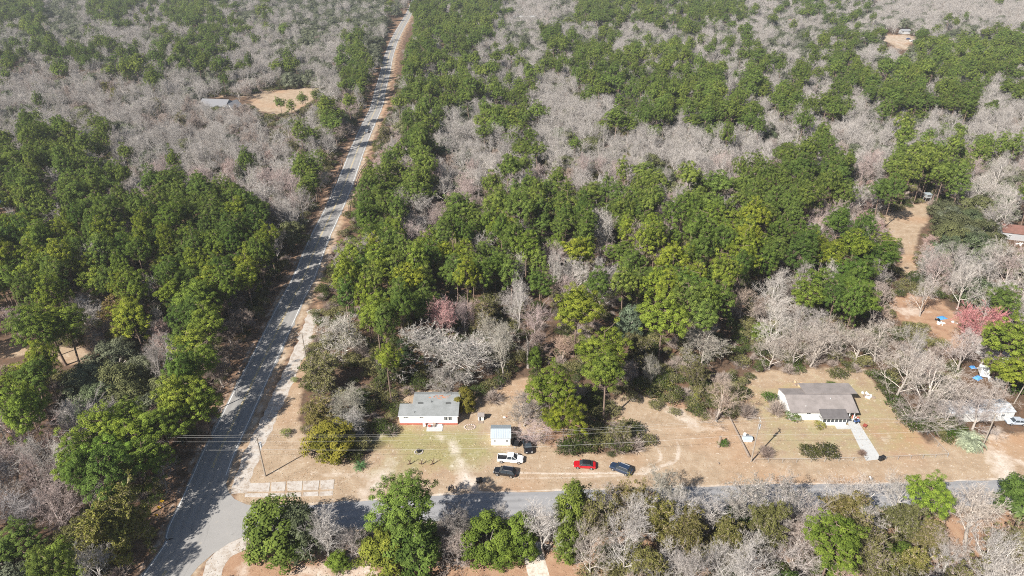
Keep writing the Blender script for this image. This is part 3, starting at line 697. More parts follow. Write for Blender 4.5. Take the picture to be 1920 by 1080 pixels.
# ------------------------------------------------------------------ trees
# what stands where in the woods, one row per 40 px of the photograph:
# 0 open, 1 pine, 2 bare, 3 thicket, 4 oak, 5 bare with oak, 6 mixed, 7 olive, 8 lichen oak, 9 bare by the maple
KGRID = [
 [6,1,4,4,1,1,5,5,1,1,5,4,5,4,4,4,4,4,0,1,1,1,1,5,2,2,4,1,1,1,1,5,1,1,1,2,5,5,5,5,5,2,2,2,2,2,2,2],
 [4,1,4,4,5,2,2,5,5,1,1,5,2,5,4,4,1,4,0,1,1,1,1,4,4,1,5,5,5,2,5,5,5,5,5,5,4,5,5,5,5,5,0,5,5,5,5,1],
 [1,2,1,1,1,5,1,5,1,1,5,2,5,5,4,2,1,4,0,1,1,1,4,5,5,5,1,1,1,1,5,1,1,5,5,1,5,5,5,1,5,5,5,1,1,1,1,1],
 [2,3,2,2,3,3,5,5,5,5,5,2,2,5,5,2,1,1,0,1,1,1,5,5,1,2,2,1,1,1,1,5,1,1,2,1,2,1,2,1,1,1,1,1,1,1,1,1],
 [2,2,2,3,2,3,2,2,2,2,0,3,3,0,0,1,3,0,0,1,1,1,2,1,1,2,2,2,2,5,1,1,1,1,1,5,1,1,1,1,2,1,1,1,1,1,2,2],
 [2,1,2,2,1,2,2,3,3,3,2,3,0,0,1,1,3,0,0,1,1,2,1,1,1,2,2,2,1,1,1,2,1,1,1,1,2,2,2,2,2,2,2,2,2,2,2,2],
 [1,1,1,1,1,2,2,5,2,2,2,3,3,3,2,3,0,0,3,1,2,2,2,2,1,2,5,2,2,2,2,2,2,2,2,2,2,2,1,2,2,2,1,1,5,2,1,1],
 [1,1,1,1,2,5,2,2,2,2,2,2,2,2,1,0,0,3,1,1,3,2,2,2,2,2,2,2,2,2,2,2,2,2,2,2,1,1,1,1,2,2,1,1,1,1,2,2],
 [1,1,2,1,1,1,2,1,1,1,1,2,2,2,1,0,0,1,1,1,2,2,2,1,1,1,1,2,1,1,1,2,1,1,1,1,1,1,1,1,2,1,1,1,1,2,2,5],
 [1,1,1,1,1,2,1,1,1,1,1,1,2,2,2,0,0,1,1,3,3,1,1,1,1,1,1,1,1,1,1,1,1,1,1,1,1,1,3,2,3,3,0,4,4,4,0,5],
 [1,1,1,1,1,1,1,1,1,1,1,1,1,2,0,0,0,1,1,2,1,1,1,1,1,1,1,1,2,1,1,1,1,1,1,1,1,1,1,1,1,1,0,4,4,4,4,5],
 [1,1,1,1,1,1,1,1,1,1,1,1,1,3,0,0,1,1,1,1,1,1,1,1,1,1,1,1,2,1,1,1,1,1,1,1,1,1,1,1,1,1,0,3,4,4,4,4],
 [1,1,1,0,1,1,1,1,1,1,1,1,3,0,0,0,1,1,1,1,0,1,1,1,1,1,3,3,1,1,1,1,1,1,1,1,2,1,1,1,1,2,2,2,2,2,2,2],
 [1,1,1,3,1,1,1,1,1,1,1,3,0,0,0,1,1,1,1,1,0,1,2,2,2,2,2,1,1,1,1,1,1,1,0,2,2,2,1,1,1,3,2,2,2,2,2,2],
 [7,1,1,2,2,7,2,3,1,1,1,3,0,0,0,1,1,1,1,0,3,2,3,2,2,3,1,1,4,1,1,1,1,1,3,3,2,2,3,1,1,1,0,0,2,2,2,2],
 [7,1,1,1,3,7,2,3,1,1,1,3,0,0,0,1,0,1,1,0,2,2,2,2,2,2,1,1,1,4,1,1,1,1,0,3,2,0,3,1,1,1,0,0,9,2,2,1],
 [0,1,1,1,0,4,4,4,1,1,3,0,0,0,0,1,0,1,1,0,0,2,2,2,2,1,1,1,4,1,2,2,1,0,0,2,2,2,2,2,2,2,2,2,0,2,2,1],
 [1,1,0,0,4,4,4,4,1,1,0,0,0,0,0,0,0,3,0,0,0,8,8,2,2,1,1,3,1,1,7,3,2,3,0,0,2,2,2,0,0,0,3,2,2,2,1,1],
 [1,1,0,4,4,4,4,0,1,1,0,0,0,0,0,0,0,0,0,0,0,0,0,0,0,0,0,0,0,0,0,0,0,0,0,0,2,0,0,0,0,0,2,2,2,2,0,7],
 [2,1,2,2,2,1,1,1,1,1,0,0,0,0,0,0,0,0,0,0,0,0,0,0,0,0,0,0,0,0,0,0,0,0,0,0,2,0,0,0,0,0,0,2,2,2,0,0],
 [2,2,1,1,1,1,1,1,1,4,0,0,0,0,0,0,0,0,0,0,0,0,0,0,0,0,0,0,0,0,0,0,0,0,0,0,0,0,0,0,0,0,0,0,0,0,0,0],
 [2,2,2,1,1,1,1,1,2,0,0,0,0,0,0,0,0,0,0,0,0,0,0,0,0,0,0,0,0,0,0,0,0,0,0,0,0,0,0,0,0,0,0,0,0,0,0,0],
 [1,2,2,1,1,1,2,1,7,0,0,0,0,0,0,0,0,0,0,0,0,0,0,0,0,0,0,0,0,0,0,0,0,0,0,0,0,0,0,0,0,0,0,0,0,0,0,0],
 [1,2,7,7,1,7,7,7,0,0,0,0,0,0,0,0,0,0,0,0,0,0,0,0,0,0,0,0,0,0,0,0,0,0,0,0,0,0,0,0,0,0,0,0,2,2,0,0],
 [1,2,7,7,7,7,7,0,0,0,0,0,0,0,0,0,0,0,0,0,0,0,0,0,0,0,0,0,0,7,2,2,0,7,2,0,0,3,2,0,2,0,0,0,0,0,0,0],
 [2,1,1,1,7,7,1,0,0,0,0,0,0,0,0,0,0,0,0,0,0,0,0,0,0,0,0,0,0,3,7,7,2,7,0,7,0,2,1,1,7,7,2,2,2,0,0,7],
 [4,1,1,1,1,1,7,0,0,0,0,0,0,0,0,0,0,0,0,0,0,0,0,0,0,0,0,0,0,3,7,2,2,7,2,2,7,7,0,3,3,1,7,1,2,7,2,2],
]
KCODE = ('.', 'P', 'B', 'b', 'O', 'N', 'M', 'V', 'L', 'R')
def letter(px, py):
    i = int(py // 40); j = int(px // 40)
    return KCODE[KGRID[max(0, min(26, i))][max(0, min(47, j))]]
# what must stay in view: no crown may cover these (pixels)
ROADVIS = [(290,1080),(345,960),(400,850),(440,760),(500,620),(545,540),(585,440),(612,375),(640,300),(668,235),(690,170),(715,115),(735,60),(750,22),(775,22),(768,70),(745,130),(738,190),(716,240),(690,310),(662,380),(640,440),(606,530),(585,590),(560,650),(520,740),(480,830),(450,900)]
YARDVIS = [(430,900),(500,770),(560,640),(600,585),(575,680),(560,800),(590,850),(670,862),(720,830),(745,815),(745,735),(862,735),(890,740),(960,712),(1000,708),(1015,745),(1020,830),(1060,850),(1190,850),(1220,822),(1150,790),(1150,750),(1290,775),(1400,790),(1400,710),(1500,700),(1640,700),(1740,830),(1790,820),(1830,860),(1920,830),(1920,935),(1500,945),(1280,948),(1040,950),(430,990)]
VIS = [ROADVIS, YARDVIS, FIELD, FIELD2, FIELD3, DIRT, LEFTC, BOTTOM, [(380,180),(470,178),(470,196),(385,198)], [(-30,365),(18,365),(18,392),(-30,392)],
       [(1868,405),(1960,415),(1960,470),(1880,450)], [(1726,355),(1746,355),(1746,380),(1726,380)],[(1790,685),(1880,675),(1880,725),(1800,725)]]
VIS2 = [[(600,570),(690,575),(702,760),(700,860),(562,860),(570,660)], [(752,590),(980,590),(985,725),(752,725)], [(1020,545),(1200,545),(1200,690),(1020,700)], [(1210,560),(1400,590),(1400,780),(1290,770),(1210,700)]]
CLW = [GP(c) for c in CLEAR]
ML = np.array(MAIN); SL = np.array(SIDE)
placed = []; cell = {}
def near(x, y, r, k=1.0):
    ci, cj = int(x // 9), int(y // 9)
    for i in (ci - 1, ci, ci + 1):
        for j in (cj - 1, cj, cj + 1):
            for (a, b, q) in cell.get((i, j), ()):
                if (a - x) ** 2 + (b - y) ** 2 < ((q + r) * .5 * k) ** 2: return True
    return False
def put(x, y, r): cell.setdefault((int(x // 9), int(y // 9)), []).append((x, y, r))
HAND = []
def T(kind, cx, cy, H, Rc, label, tint=None, group=None, var=None, sp=None, rz=None, lean=None):
    x, y = G(cx, cy, H * CZ[kind]); put(x, y, sp or Rc * 1.15)
    HAND.append((kind, x, y, H, Rc, label, tint, group, var, rz, lean, cx, cy))
YG = (1.35, 1.2, .8); DK = (.62, .72, .75); PALE = (1.12, 1.12, 1.12); BR = (.95, .82, .72); PK = (1.05, .9, .92)
# --- round the white house on the corner
T('mossy', 643, 622, 14, 6.6, 'pale lichen-grey spreading oak beside the crossarm pole on the main road verge', (1.35,1.33,1.28), var=1)
T('pine', 706, 585, 20, 4.8, 'bright green pine directly behind the pale lichen oak by the roadside pole', YG)
T('pine', 748, 552, 19, 4.2, 'slim pine with bare trunk between the bright pine and the lichen oaks', None)
T('olive', 606, 695, 11, 4.8, 'olive-brown leafy tree in front of the pale lichen oak, beside the old pavement', None, var=0)
T('mossy', 652, 752, 10, 4.6, 'small grey-green mossy oak between the olive tree and the spiky cedar', (.9,.9,.8))
T('olive', 596, 775, 8, 3.6, 'low olive and grey tree on the verge edge, left of the dark round tree', (1.1,1,.8))
T('broad', 622, 818, 9, 5.6, 'golden olive evergreen spreading over bare ground left of the white corner house', (1.75, 1.25, .75), var=1)
T('mossy', 655, 790, 8, 4.0, 'mossy grey oak behind the golden olive evergreen', None)
T('broad', 675, 745, 6, 2.6, 'small dark round evergreen left of the spiky cedar', (.8,.85,.7))
T('cedar', 728, 690, 13, 3.0, 'spiky grey-green cedar with bare lower trunk left of the corner house', (1.1,1.05,.9), var=0)
T('cedar', 752, 670, 13, 3.8, 'dark green cedar just behind the corner house roof', DK, var=1)
T('mossy', 797, 645, 14, 8.0, 'large silver-grey lichen oak, left of the two behind the corner house', (1.2,1.19,1.18), var=2)
T('mossy', 872, 660, 14, 8.4, 'large silver-grey lichen oak, right of the two behind the corner house', (1.2,1.19,1.18), var=0)
T('mossy', 838, 712, 9, 5.0, 'smaller silver-grey oak low over the back of the corner house roof', (.9,.88,.86), var=1)
T('redmaple', 828, 597, 16, 4.2, 'small red-budded maple among the silver oaks behind the corner house', (.95,1.25,1.2))
T('bare', 872, 588, 13, 4.2, 'pinkish bare tree just right of the small red maple', PK)
T('bare', 945, 648, 17, 3.8, 'tall vine-hung bare tree left of the broken snag', (.95,.95,.88), var=2)
T('mossy', 925, 620, 14, 4.2, 'pale viny bare tree right of the big silver oaks', (.95,.93,.85))
T('olive', 905, 600, 10, 4.0, 'olive thicket tree between the red maple and the vine-hung tree', (.9,.85,.8))
T('bare', 972, 560, 19, 3.4, 'tall white bare tree standing in front of the pines, second snag row', PALE, var=4)
T('bare', 1004, 600, 13, 4.6, 'low spreading bare tree left of the dome-topped pine', PK)
T('bare', 1040, 505, 20, 2.4, 'very slim white bare tree in the dark gap of the pine stand', (1.15,1.15,1.12), var=4)
T('bare', 973, 510, 18, 2.4, 'slim whitish bare tree left of the dark gap in the pine stand', (1.1,1.08,1.05), var=2)
T('bare', 1131, 430, 20, 4.4, 'white bare tree standing alone in front of the dense pine stand', (1.2,1.2,1.18), var=2)
T('broad', 872, 745, 6.5, 2.9, 'rusty olive bushy tree at the right corner of the corner house', (1.6, 1.05, .75), var=0)
T('twigshrub', 925, 742, 3.4, 3.2, 'grey bare bush on the lawn behind the small white shed')
T('mossy', 984, 765, 9, 5.0, 'grey twiggy bush tree standing right behind the white storage shed', (.85,.80,.78), var=1)
T('bare', 1000, 808, 6, 4.4, 'low pinkish-grey bare tree over the black pickup', PK, var=5)
# --- the pines in the middle
T('pine', 1080, 575, 21, 7.0, 'bright dome-topped pine, widest in the middle of the photo', YG, var=6)
T('pine', 1132, 645, 20, 6.2, 'bright pine in front and right of the widest dome-topped pine', YG, var=1)
T('pine', 1036, 718, 17, 5.8, 'big bright pine leaning over the lawn beside the white shed', YG, var=3)
T('pine', 1058, 772, 14, 4.6, 'lower bright pine over the dark hedge right of the black pickup', (1.45,1.25,.7), var=1)
T('pine', 1138, 703, 19, 4.8, 'pine with a long pale bare trunk standing on the lawn edge behind the hedge', (1.1,1.1,.9), var=2)
T('pine', 1245, 592, 21, 6.6, 'yellow-green dome-topped pine with thick trunk, behind the bare lawn', YG, var=6)
T('pine', 1290, 560, 22, 5.0, 'tall green pine directly behind the yellow-green dome-topped pine', None, var=0)
T('pine', 1325, 590, 20, 4.2, 'green pine at the right end of the middle stand, left of the dark gap', None, var=5)
T('pine', 1262, 480, 21, 5.0, 'yellowish-topped pine among the darker pines of the middle stand', (1.6,1.35,.8), var=3)
T('oak', 1182, 598, 13, 4.4, 'grey-green vine-covered tree between the two dome-topped pines', (.8,.95,.95), var=2)
T('olive', 1200, 660, 11, 4.0, 'dark olive thicket tree behind the pine with the long pale trunk', (.7,.7,.7))
T('thicket', 1175, 700, 8, 3.4, 'grey thicket tree at the back of the bare lawn', (.8,.8,.8))
T('mossy', 1222, 690, 10, 2.2, 'viny leaning trunk tree under the yellow-green dome-topped pine', (.8,.8,.75))
T('mossy', 1322, 640, 14, 6.0, 'pale bare spreading tree with mistletoe, right of the yellow-green pine', (.95,.92,.86), var=0)
T('olive', 1305, 700, 9, 2.6, 'vine-smothered snag below the pale spreading tree with mistletoe', (.75,.75,.7))
T('bare', 1352, 742, 12, 6.2, 'round reddish-grey bare tree on orange leaf litter beside the leaning pole', BR, var=3)
T('oliveshrub', 1250, 722, 2.2, 2.2, 'bright green low bush at the back edge of the bare lawn', (1.2,1.3,.8))
T('twigshrub', 1285, 738, 3.0, 3.4, 'brownish twiggy bush at the back edge of the bare lawn')
T('oliveshrub', 1302, 745, 2.2, 1.8, 'yellow-green bush at the foot of the round reddish-grey bare tree', (1.3,1.4,.8))
T('thicket', 1010, 640, 8, 3.6, 'dark grey thicket tree behind the broken snag', (.8,.75,.75))
T('thicket', 1055, 655, 8, 3.6, 'brown thicket tree between the snag and the front bright pine', BR)
T('broad', 1003, 668, 7, 2.2, 'small bright green evergreen at the foot of the broken snag', (1.3,1.4,.9))
for k, (cx, cy, h, r, w, kd) in enumerate([(1067,838,3.2,3.4,'dark green rounded shrub, left end of the hedge row right of the black pickup','shrub'),
        (1100,830,3.6,3.6,'dark olive shrub second from the left in the hedge row','shrub'), (1135,828,3.4,3.4,'greenish shrub in the middle of the hedge row behind the red car','oliveshrub'),
        (1160,832,3.4,3.2,'brownish shrub fourth along the hedge row','shrub'), (1188,830,4.0,3.6,'twiggy grey-brown shrub at the right end of the hedge row','twigshrub')]):
    T(kd, cx, cy, h, r, w, None, 'hedge row behind the parked cars', sp=2)
T('olive', 1165, 812, 6, 3.0, 'olive small tree rising out of the hedge row', None)
# --- right of the middle: house with the porch and its neighbours
T('bare', 1455, 545, 13, 6.2, 'round pale pinkish bare tree left of the white forked tree', PALE, var=3)
T('bare', 1560, 520, 15, 4.8, 'white forked bare tree in a gap of the pines', (1.25,1.25,1.22), var=0)
T('bare', 1395, 565, 11, 4.8, 'brownish bare tree at the end of the pine stand', BR)
T('pine', 1615, 560, 17, 6.6, 'broad dark green pine left of the sandy clearing', (.85,.95,.8), var=6)
T('pine', 1650, 470, 18, 6.2, 'dark green pine at the left edge of the tan field', (.8,.9,.75), var=1)
T('pine', 1600, 505, 18, 6.0, 'dark green pine behind the broad one left of the sandy clearing', (.8,.9,.75), var=3)
T('broad', 1430, 618, 5, 3.4, 'rounded yellow-green bush tree in the brown brush', (1.3,1.3,.8), var=1)
for i, (cx, cy, h, r, v, w) in enumerate([(1450,655,10,5.0,1,'leftmost'), (1497,645,13,5.4,0,'second from left'), (1532,640,13,5.0,2,'third'), (1572,632,12,5.4,5,'fourth'), (1612,640,12,5.2,4,'fifth'), (1652,632,13,5.8,1,'rightmost')]):
    T('bare', cx, cy, h, r, 'pale bare tree, %s of the row behind the porch house' % w, (1.02,.97,.92), 'row of bare trees behind the porch house', var=v)
T('bare', 1700, 690, 15, 7.0, 'pale bare tree leaning out of the hedge right of the porch house', (1.05,1.0,.96), var=1)
T('bare', 1750, 718, 17, 9.0, 'largest bare tree, spreading white limbs right of the porch house lawn', (1.12,1.08,1.04), var=3)
T('bare', 1722, 770, 9, 5.5, 'dense grey bare tree at the end of the side chain-link fence', (.85,.8,.78), var=5)
T('bare', 1815, 650, 14, 6.5, 'grey bare tree under the large red maple', (1.05,.98,.98), var=0)
T('redmaple', 1843, 612, 15, 6.6, 'large red-budded maple near the right edge of the photo')
T('bare', 1838, 770, 9, 6.2, 'low grey bare tree with thick dark trunk right of the silver palm', (.95,.9,.9), var=3)
T('bare', 1780, 770, 8, 4.5, 'small grey bare tree behind the round hedge', (.9,.85,.85), var=5)
T('pine', 1897, 625, 20, 6.0, 'green pine at the right edge right of the large red maple', (1.1,1.1,.85), var=3)
T('pine', 1905, 690, 14, 5.0, 'lower yellow-green pine at the right edge near the black heap', YG, var=1)
T('pine', 1885, 560, 18, 4.0, 'pine behind the right-edge pine', None, var=0)
T('oak', 1790, 420, 11, 8.5, 'broad dark olive live oak between the tan field and the red-roofed barn', (.75,.72,.55), var=0)
T('oak', 1842, 432, 10, 7.5, 'broad olive live oak left of the red-roofed barn', (.78,.75,.55), var=3)
T('oak', 1772, 390, 9, 5.5, 'small olive live oak at the back corner of the tan field', (.8,.78,.65), var=1)
T('oak', 1880, 470, 8, 5.5, 'olive live oak in front of the red-roofed barn', (.85,.82,.6), var=2)
T('mossy', 1745, 490, 14, 4.6, 'white-limbed bare tree in front of the olive live oak', PALE, var=2)
T('bare', 1740, 545, 14, 4.4, 'white bare tree standing in the sandy clearing', (1.15,1.12,1.1), var=0)
T('twigshrub', 1456, 763, 4.5, 3.0, 'grey bare bush at the left wall of the porch house', (1,1,1))
T('shrub', 1486, 781, 2.6, 2.0, 'bright green shrub at the front left corner of the porch house', (1.3,1.7,1.0))
T('shrub', 1443, 745, 3.0, 2.2, 'green shrub behind the left gable of the porch house', (1.0,1.5,.9))
T('oliveshrub', 1536, 797, 1.8, 1.6, 'yellow-green spiky shrub in front of the porch', (1.3,1.3,.6))
T('shrub', 1560, 722, 1.5, 1.8, 'low green bush behind the porch house roof', (1,1.4,.8))
T('shrub', 1518, 848, 2.6, 2.7, 'dark hedge clump, left half, inside the chain-link fence', (.8,.8,.8), var=1)
T('shrub', 1550, 846, 2.6, 2.9, 'dark hedge clump, right half, inside the chain-link fence', (.75,.7,.75), var=0)
T('twigshrub', 1617, 848, 1.4, 1.4, 'small dead bush beside the concrete driveway', (.7,.6,.55))
T('twigshrub', 1437, 846, 2.8, 2.6, 'round bare bush at the foot of the transformer pole', (.9,.85,.85))
T('shrub', 1777, 806, 2.4, 3.0, 'clipped round dark green hedge left of the silver palm', (.7,1.0,.6), var=1)
for i, (cx, cy) in enumerate([(1648,705),(1662,728),(1680,755),(1697,775),(1712,795)]):
    T('shrub', cx, cy, 3.6, 3.0, 'dark green hedge bush, %s along the lawn edge right of the porch house' % ['furthest', 'second furthest', 'middle', 'second nearest', 'nearest'][i], (.75,.8,.8), 'hedge beside the porch house lawn', sp=2)
T('shrub', 1356, 832, 1.8, 1.4, 'green bush growing round the dark tree stump', (1.1,1.7,1.0))
T('shrub', 1895, 725, 2.0, 4.0, 'dark green undergrowth patch under the right-edge pines', (.8,1.0,.6))
T('oliveshrub', 535, 812, 1.6, 1.6, 'small green bush on the sandy verge beside the old pavement', (1,1.2,.8))
T('oliveshrub', 552, 712, 1.4, 1.2, 'green weed clump on the verge above the small bush', (1,1.3,.8))
T('shrub', 725, 806, 2.4, 2.4, 'dark bush in the shade left of the corner house', (.7,.9,.7))
T('shrub', 665, 850, 2.2, 2.6, 'dark olive bush under the golden olive evergreen', (.9,.9,.8))
# --- south side of the side road
T('broad', 512, 985, 14, 6.4, 'large bright green evergreen at the junction corner, left of the dark oak', (1.25,1.25,.9), var=0)
T('oak', 562, 985, 13, 4.6, 'dark olive oak joined to the bright evergreen at the junction corner', (.62,.66,.55), var=2)
T('bare', 607, 1000, 13, 3.8, 'white bare tree beside the dark olive oak by the side road', PALE, var=2)
T('bare', 655, 1012, 8, 3.0, 'small fan-shaped bare tree beside the side road', (1.05,1.0,1.0), var=1)
T('broad', 632, 1048, 4, 2.2, 'small bright green bush at the foot of the fan-shaped bare tree', (1.3,1.4,.8))
T('pine', 760, 945, 18, 6.6, 'large dark-topped green pine overlapping the side road', (1.0,1.0,.9), var=6)
T('broad', 778, 1018, 13, 5.0, 'deep green evergreen in front of the large side-road pine', (.9,1.05,.8), var=1)
T('broad', 722, 1025, 10, 4.4, 'yellow-green evergreen left of the deep green one', (1.6,1.35,.8), var=2)
T('mossy', 850, 985, 11, 4.8, 'dark leaning bare tree between the large pine and the round evergreens', (.65,.62,.62), var=2)
T('thicket', 858, 1028, 7, 3.6, 'grey thicket below the dark leaning bare tree', (.9,.9,.9))
T('broad', 912, 1000, 11, 4.6, 'round bright evergreen on the left of the sandy track', (1.2,1.25,.75), var=0)
T('broad', 975, 995, 11, 3.4, 'narrow bright evergreen at the head of the sandy track', (1.2,1.25,.75), var=1)
T('broad', 945, 1025, 6, 3.2, 'low bright evergreen between the round and the narrow one by the track', (1.25,1.3,.75), var=2)
T('bare', 935, 970, 9, 3.0, 'small white bare tree between the two bright evergreens', PALE, var=0)
T('bare', 1021, 985, 13, 3.8, 'tall white-limbed bare tree right of the sandy track', PALE, var=2)
T('broad', 1072, 955, 16, 3.6, 'tall narrow yellow-green evergreen right of the sandy track', (1.45,1.35,.9), var=2)
T('broad', 1062, 1010, 9, 2.6, 'lower yellow-green evergreen at the foot of the tall narrow one', (1.35,1.3,.9), var=1)
for i, (kd, cx, cy, h, r, tn, w) in enumerate([
    ('olive',1112,975,12,3.8,(.95,.95,.85),'dull olive tree right of the tall narrow evergreen'),
    ('olive',1163,950,11,3.4,(1.1,1.0,.85),'olive-topped tree at the road edge opposite the dark blue car'),
    ('olive',1198,948,11,3.4,(1.1,1.0,.85),'second olive-topped tree at the road edge opposite the dark blue car'),
    ('bare',1135,945,13,3.6,(.95,.92,.92),'grey bare tree left of the first olive-topped tree'),
    ('bare',1188,975,14,4.2,PALE,'white bare tree in front of the two olive-topped trees'),
    ('bare',1175,1025,13,4.4,PALE,'white forked bare tree in the middle of the roadside thicket'),
    ('mossy',1248,925,13,4.2,(.95,.95,.88),'lichen-pale tree rising over the road edge'),
    ('olive',1238,980,12,3.6,(1.15,1.15,.75),'yellowish olive tree in the roadside thicket'),
    ('bare',1268,955,13,3.8,PALE,'white bare tree right of the yellowish olive tree'),
    ('bare',1315,960,11,4.0,(1.15,1.15,1.15),'white bare tree beside the open stretch of side road'),
    ('olive',1280,1000,10,3.8,(.95,.9,.8),'olive tree behind the white bare tree by the open stretch'),
    ('mossy',1402,938,13,4.9,(1.05,1.03,1.0),'broad lichen-white tree over the side road, left one'),
    ('mossy',1475,944,13,4.7,(1.02,1.0,1.0),'broad lichen-white tree over the side road, right one'),
    ('bare',1462,985,12,3.4,(1.0,.97,.95),'slim bare tree below the two broad lichen-white trees'),
    ('shrub',1378,975,6,3.0,(.6,.75,.7),'dark blue-green evergreen below the left broad lichen-white tree'),
    ('olive',1440,985,13,3.0,(.9,.95,.8),'tall narrow dark olive tree between bare trees'),
    ('bare',1608,932,11,6.0,(1.15,1.13,1.1),'wide-spreading white bare tree over the side road'),
    ('olive',1583,955,9,3.6,(1.1,1.0,.85),'olive rounded tree in front of the wide white tree'),
    ('broad',1613,972,8,2.6,(1.2,1.3,.8),'small bright green evergreen right of the olive rounded tree'),
    ('bare',1690,925,12,4.0,(1.05,1.05,1.03),'bare tree left of the round-topped pine'),
    ('olive',1690,975,10,3.4,(.75,.8,.75),'dark viny tree at the foot of the bare tree left of the round-topped pine'),
    ('bare',1838,955,14,7.6,(1.12,1.06,1.0),'huge fan-shaped pale bare tree at the right of the thicket'),
    ('bare',1770,1030,8,3.6,(1.0,.92,.88),'small bare tree below the round-topped pine'),
    ('broad',1912,925,10,3.6,(.7,.85,.7),'dark evergreen cut by the right edge beside the road'),
    ('pine',1562,1008,13,4.0,(1.3,1.35,.8),'bright green pine in the lower right thicket'),
    ('broad',1575,1062,8,3.6,(1.25,1.3,.8),'bright green evergreen at the bottom edge below the bright pine'),
    ('broad',1692,1052,8,3.8,(.95,1.05,.7),'dark bright-tipped evergreen at the bottom edge'),
    ('bare',1488,1050,9,4.8,(1.0,.96,.96),'rounded grey bare tree at the bottom edge'),
    ('olive',1612,1020,12,4.0,(1.1,1.05,1.0),'pale olive tree right of the bright green pine'),
    ('bare',1520,970,11,3.8,(1.0,.94,.92),'pinkish bare tree right of the broad lichen-white trees'),
    ('olive',1375,1020,9,3.6,(1.0,1.0,.8),'small olive tree beside the orange clearing'),
    ('bare',1345,1045,11,4.2,PALE,'pale bare tree at the bottom edge left of the orange clearing'),
    ('bare',1110,1030,12,3.8,(1.05,1.0,.95),'white bare tree at the left end of the thicket, near the bottom'),
    ('olive',1215,1060,9,3.8,(1.0,1.0,.8),'olive tree at the bottom edge, left of the middle thicket'),
    ('bare',1250,1060,9,4.0,PALE,'low white bare tree at the bottom edge'),
    ('olive',1740,1010,8,3.2,(1.0,.95,.85),'olive bush tree on pine straw below the round-topped pine'),
    ('olive',1870,1050,10,3.2,(1.1,1.05,.9),'olive tree at the lower right corner')]):
    T(kd, cx, cy, h, r, w, tn, var=None)
T('pine', 1745, 925, 15, 4.2, 'round-topped green pine with a clear trunk beside the side road', (1.0,1.1,.8), var=6)
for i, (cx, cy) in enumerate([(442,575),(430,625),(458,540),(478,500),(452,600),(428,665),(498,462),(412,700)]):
    T('thicket', cx, cy, 8, 3.6, 'dark grey roadside thicket tree left of the main road, %s from the junction' % ['fifth', 'third', 'sixth', 'seventh', 'fourth', 'second', 'eighth', 'first'][i], (.75,.72,.7), 'dark thicket trees on the left roadside', sp=4)  # tint darkens these trees, so the verge's shade is in their colour
for i, (cx, cy) in enumerate([(372,208),(408,218),(438,216),(424,206)]):
    T('bare', cx, cy, 9, 4.5, 'grey bare tree in front of the distant white house, %s from left' % ['first', 'second', 'fourth', 'third'][i], None, 'bare trees before the distant white house', sp=4)
for i, (cx, cy) in enumerate([(524,190),(545,194),(566,184),(592,176)]):
    T('pine', cx, cy, 13, 3.2, 'small separate pine in the far left clearing, %s from left' % ['first', 'second', 'third', 'fourth'][i], None, 'pines standing in the far left clearing', sp=4)
for i, (cx, cy) in enumerate([(1800,735),(1868,742),(1850,650)]):
    T('bare', cx, cy, 11, 5.0, ['grey bare tree behind the white mobile home, left end', 'grey bare tree behind the white mobile home, right end', 'grey bare tree over the grey-roofed trailer'][i], (1,.95,.92), sp=4)
# --- left of the main road
T('pine', 92, 600, 19, 6.6, 'big bright pine with twin bare trunks, left side', YG, var=3)
T('pine', 60, 690, 13, 5.0, 'lower bright pine left of the twin-trunk pine', YG, var=1)
T('pine', 122, 610, 18, 5.0, 'pine just right of the big twin-trunk pine', (1.2,1.15,.85), var=2)
T('oak', 215, 668, 10, 8.0, 'widest grey-green live oak over red pine straw on the left', (1.0,1.0,1.0), var=3)
T('oak', 160, 710, 9, 6.5, 'grey-green live oak left of the widest one', (1.0,1.05,.95), var=0)
T('oak', 262, 690, 9, 5.0, 'grey-green live oak nearest the roadside pines', (1.0,.98,.95), var=2)
T('bare', 165, 590, 13, 4.8, 'white fan-shaped bare tree behind the live oaks', PALE, var=2)
T('bare', 292, 600, 10, 4.6, 'whitish crooked bare tree behind the widest live oak', PALE, var=3)
T('olive', 222, 588, 12, 5.0, 'brown-olive tree between the two pale bare trees on the left', (1.15,.95,.75))
T('bare', 24, 800, 12, 7.0, 'pinkish broad bare tree at the left edge', PK, var=5)
T('bare', 130, 772, 7, 4.4, 'low whitish bare tree beside the small sandy clearing', PALE, var=1)
T('bare', 60, 860, 13, 5.0, 'whitish bare tree left of the dense lower-left pines', None, var=0)
T('pine', 30, 1010, 12, 4.0, 'green pine at the lower left corner', None)
T('bare', 40, 960, 12, 4.2, 'grey bare tree at the lower left edge', (.9,.9,.95))
for i, (cx, cy, h, r, w) in enumerate([(372,560,19,5.5,'furthest'), (385,600,19,5.5,'second'), (355,640,18,5.2,'third'), (372,672,17,4.8,'fourth'), (325,745,18,5.2,'fifth'), (350,735,17,5.0,'sixth'), (375,745,16,4.6,'nearest the driveway mouth'), (300,790,17,5.0,'last')]):
    T('pine', cx, cy, h, r, 'bright green roadside pine left of the main road, %s in the line' % w, (1.2,1.15,.85), 'bright pines lining the left of the main road')
for i, (cx, cy, h, r, tn, w) in enumerate([(195,800,18,5.2,(1.1,1.1,.8),'left'), (240,815,17,5.0,(1.1,1.15,.8),'middle'), (140,850,18,4.6,(1.05,1.1,.8),'front left'), (215,850,17,5.0,(1.0,1.1,.8),'front middle'), (265,850,16,4.6,(.95,1.0,.8),'front right')]):
    T('pine', cx, cy, h, r, '%s pine of the dense green clump beside the junction, lower left' % w, tn, 'clump of pines beside the junction')
T('olive', 222, 970, 14, 4.6, 'yellowish olive tree nearest the roadside markers', (1.15,1.2,.75), var=0)
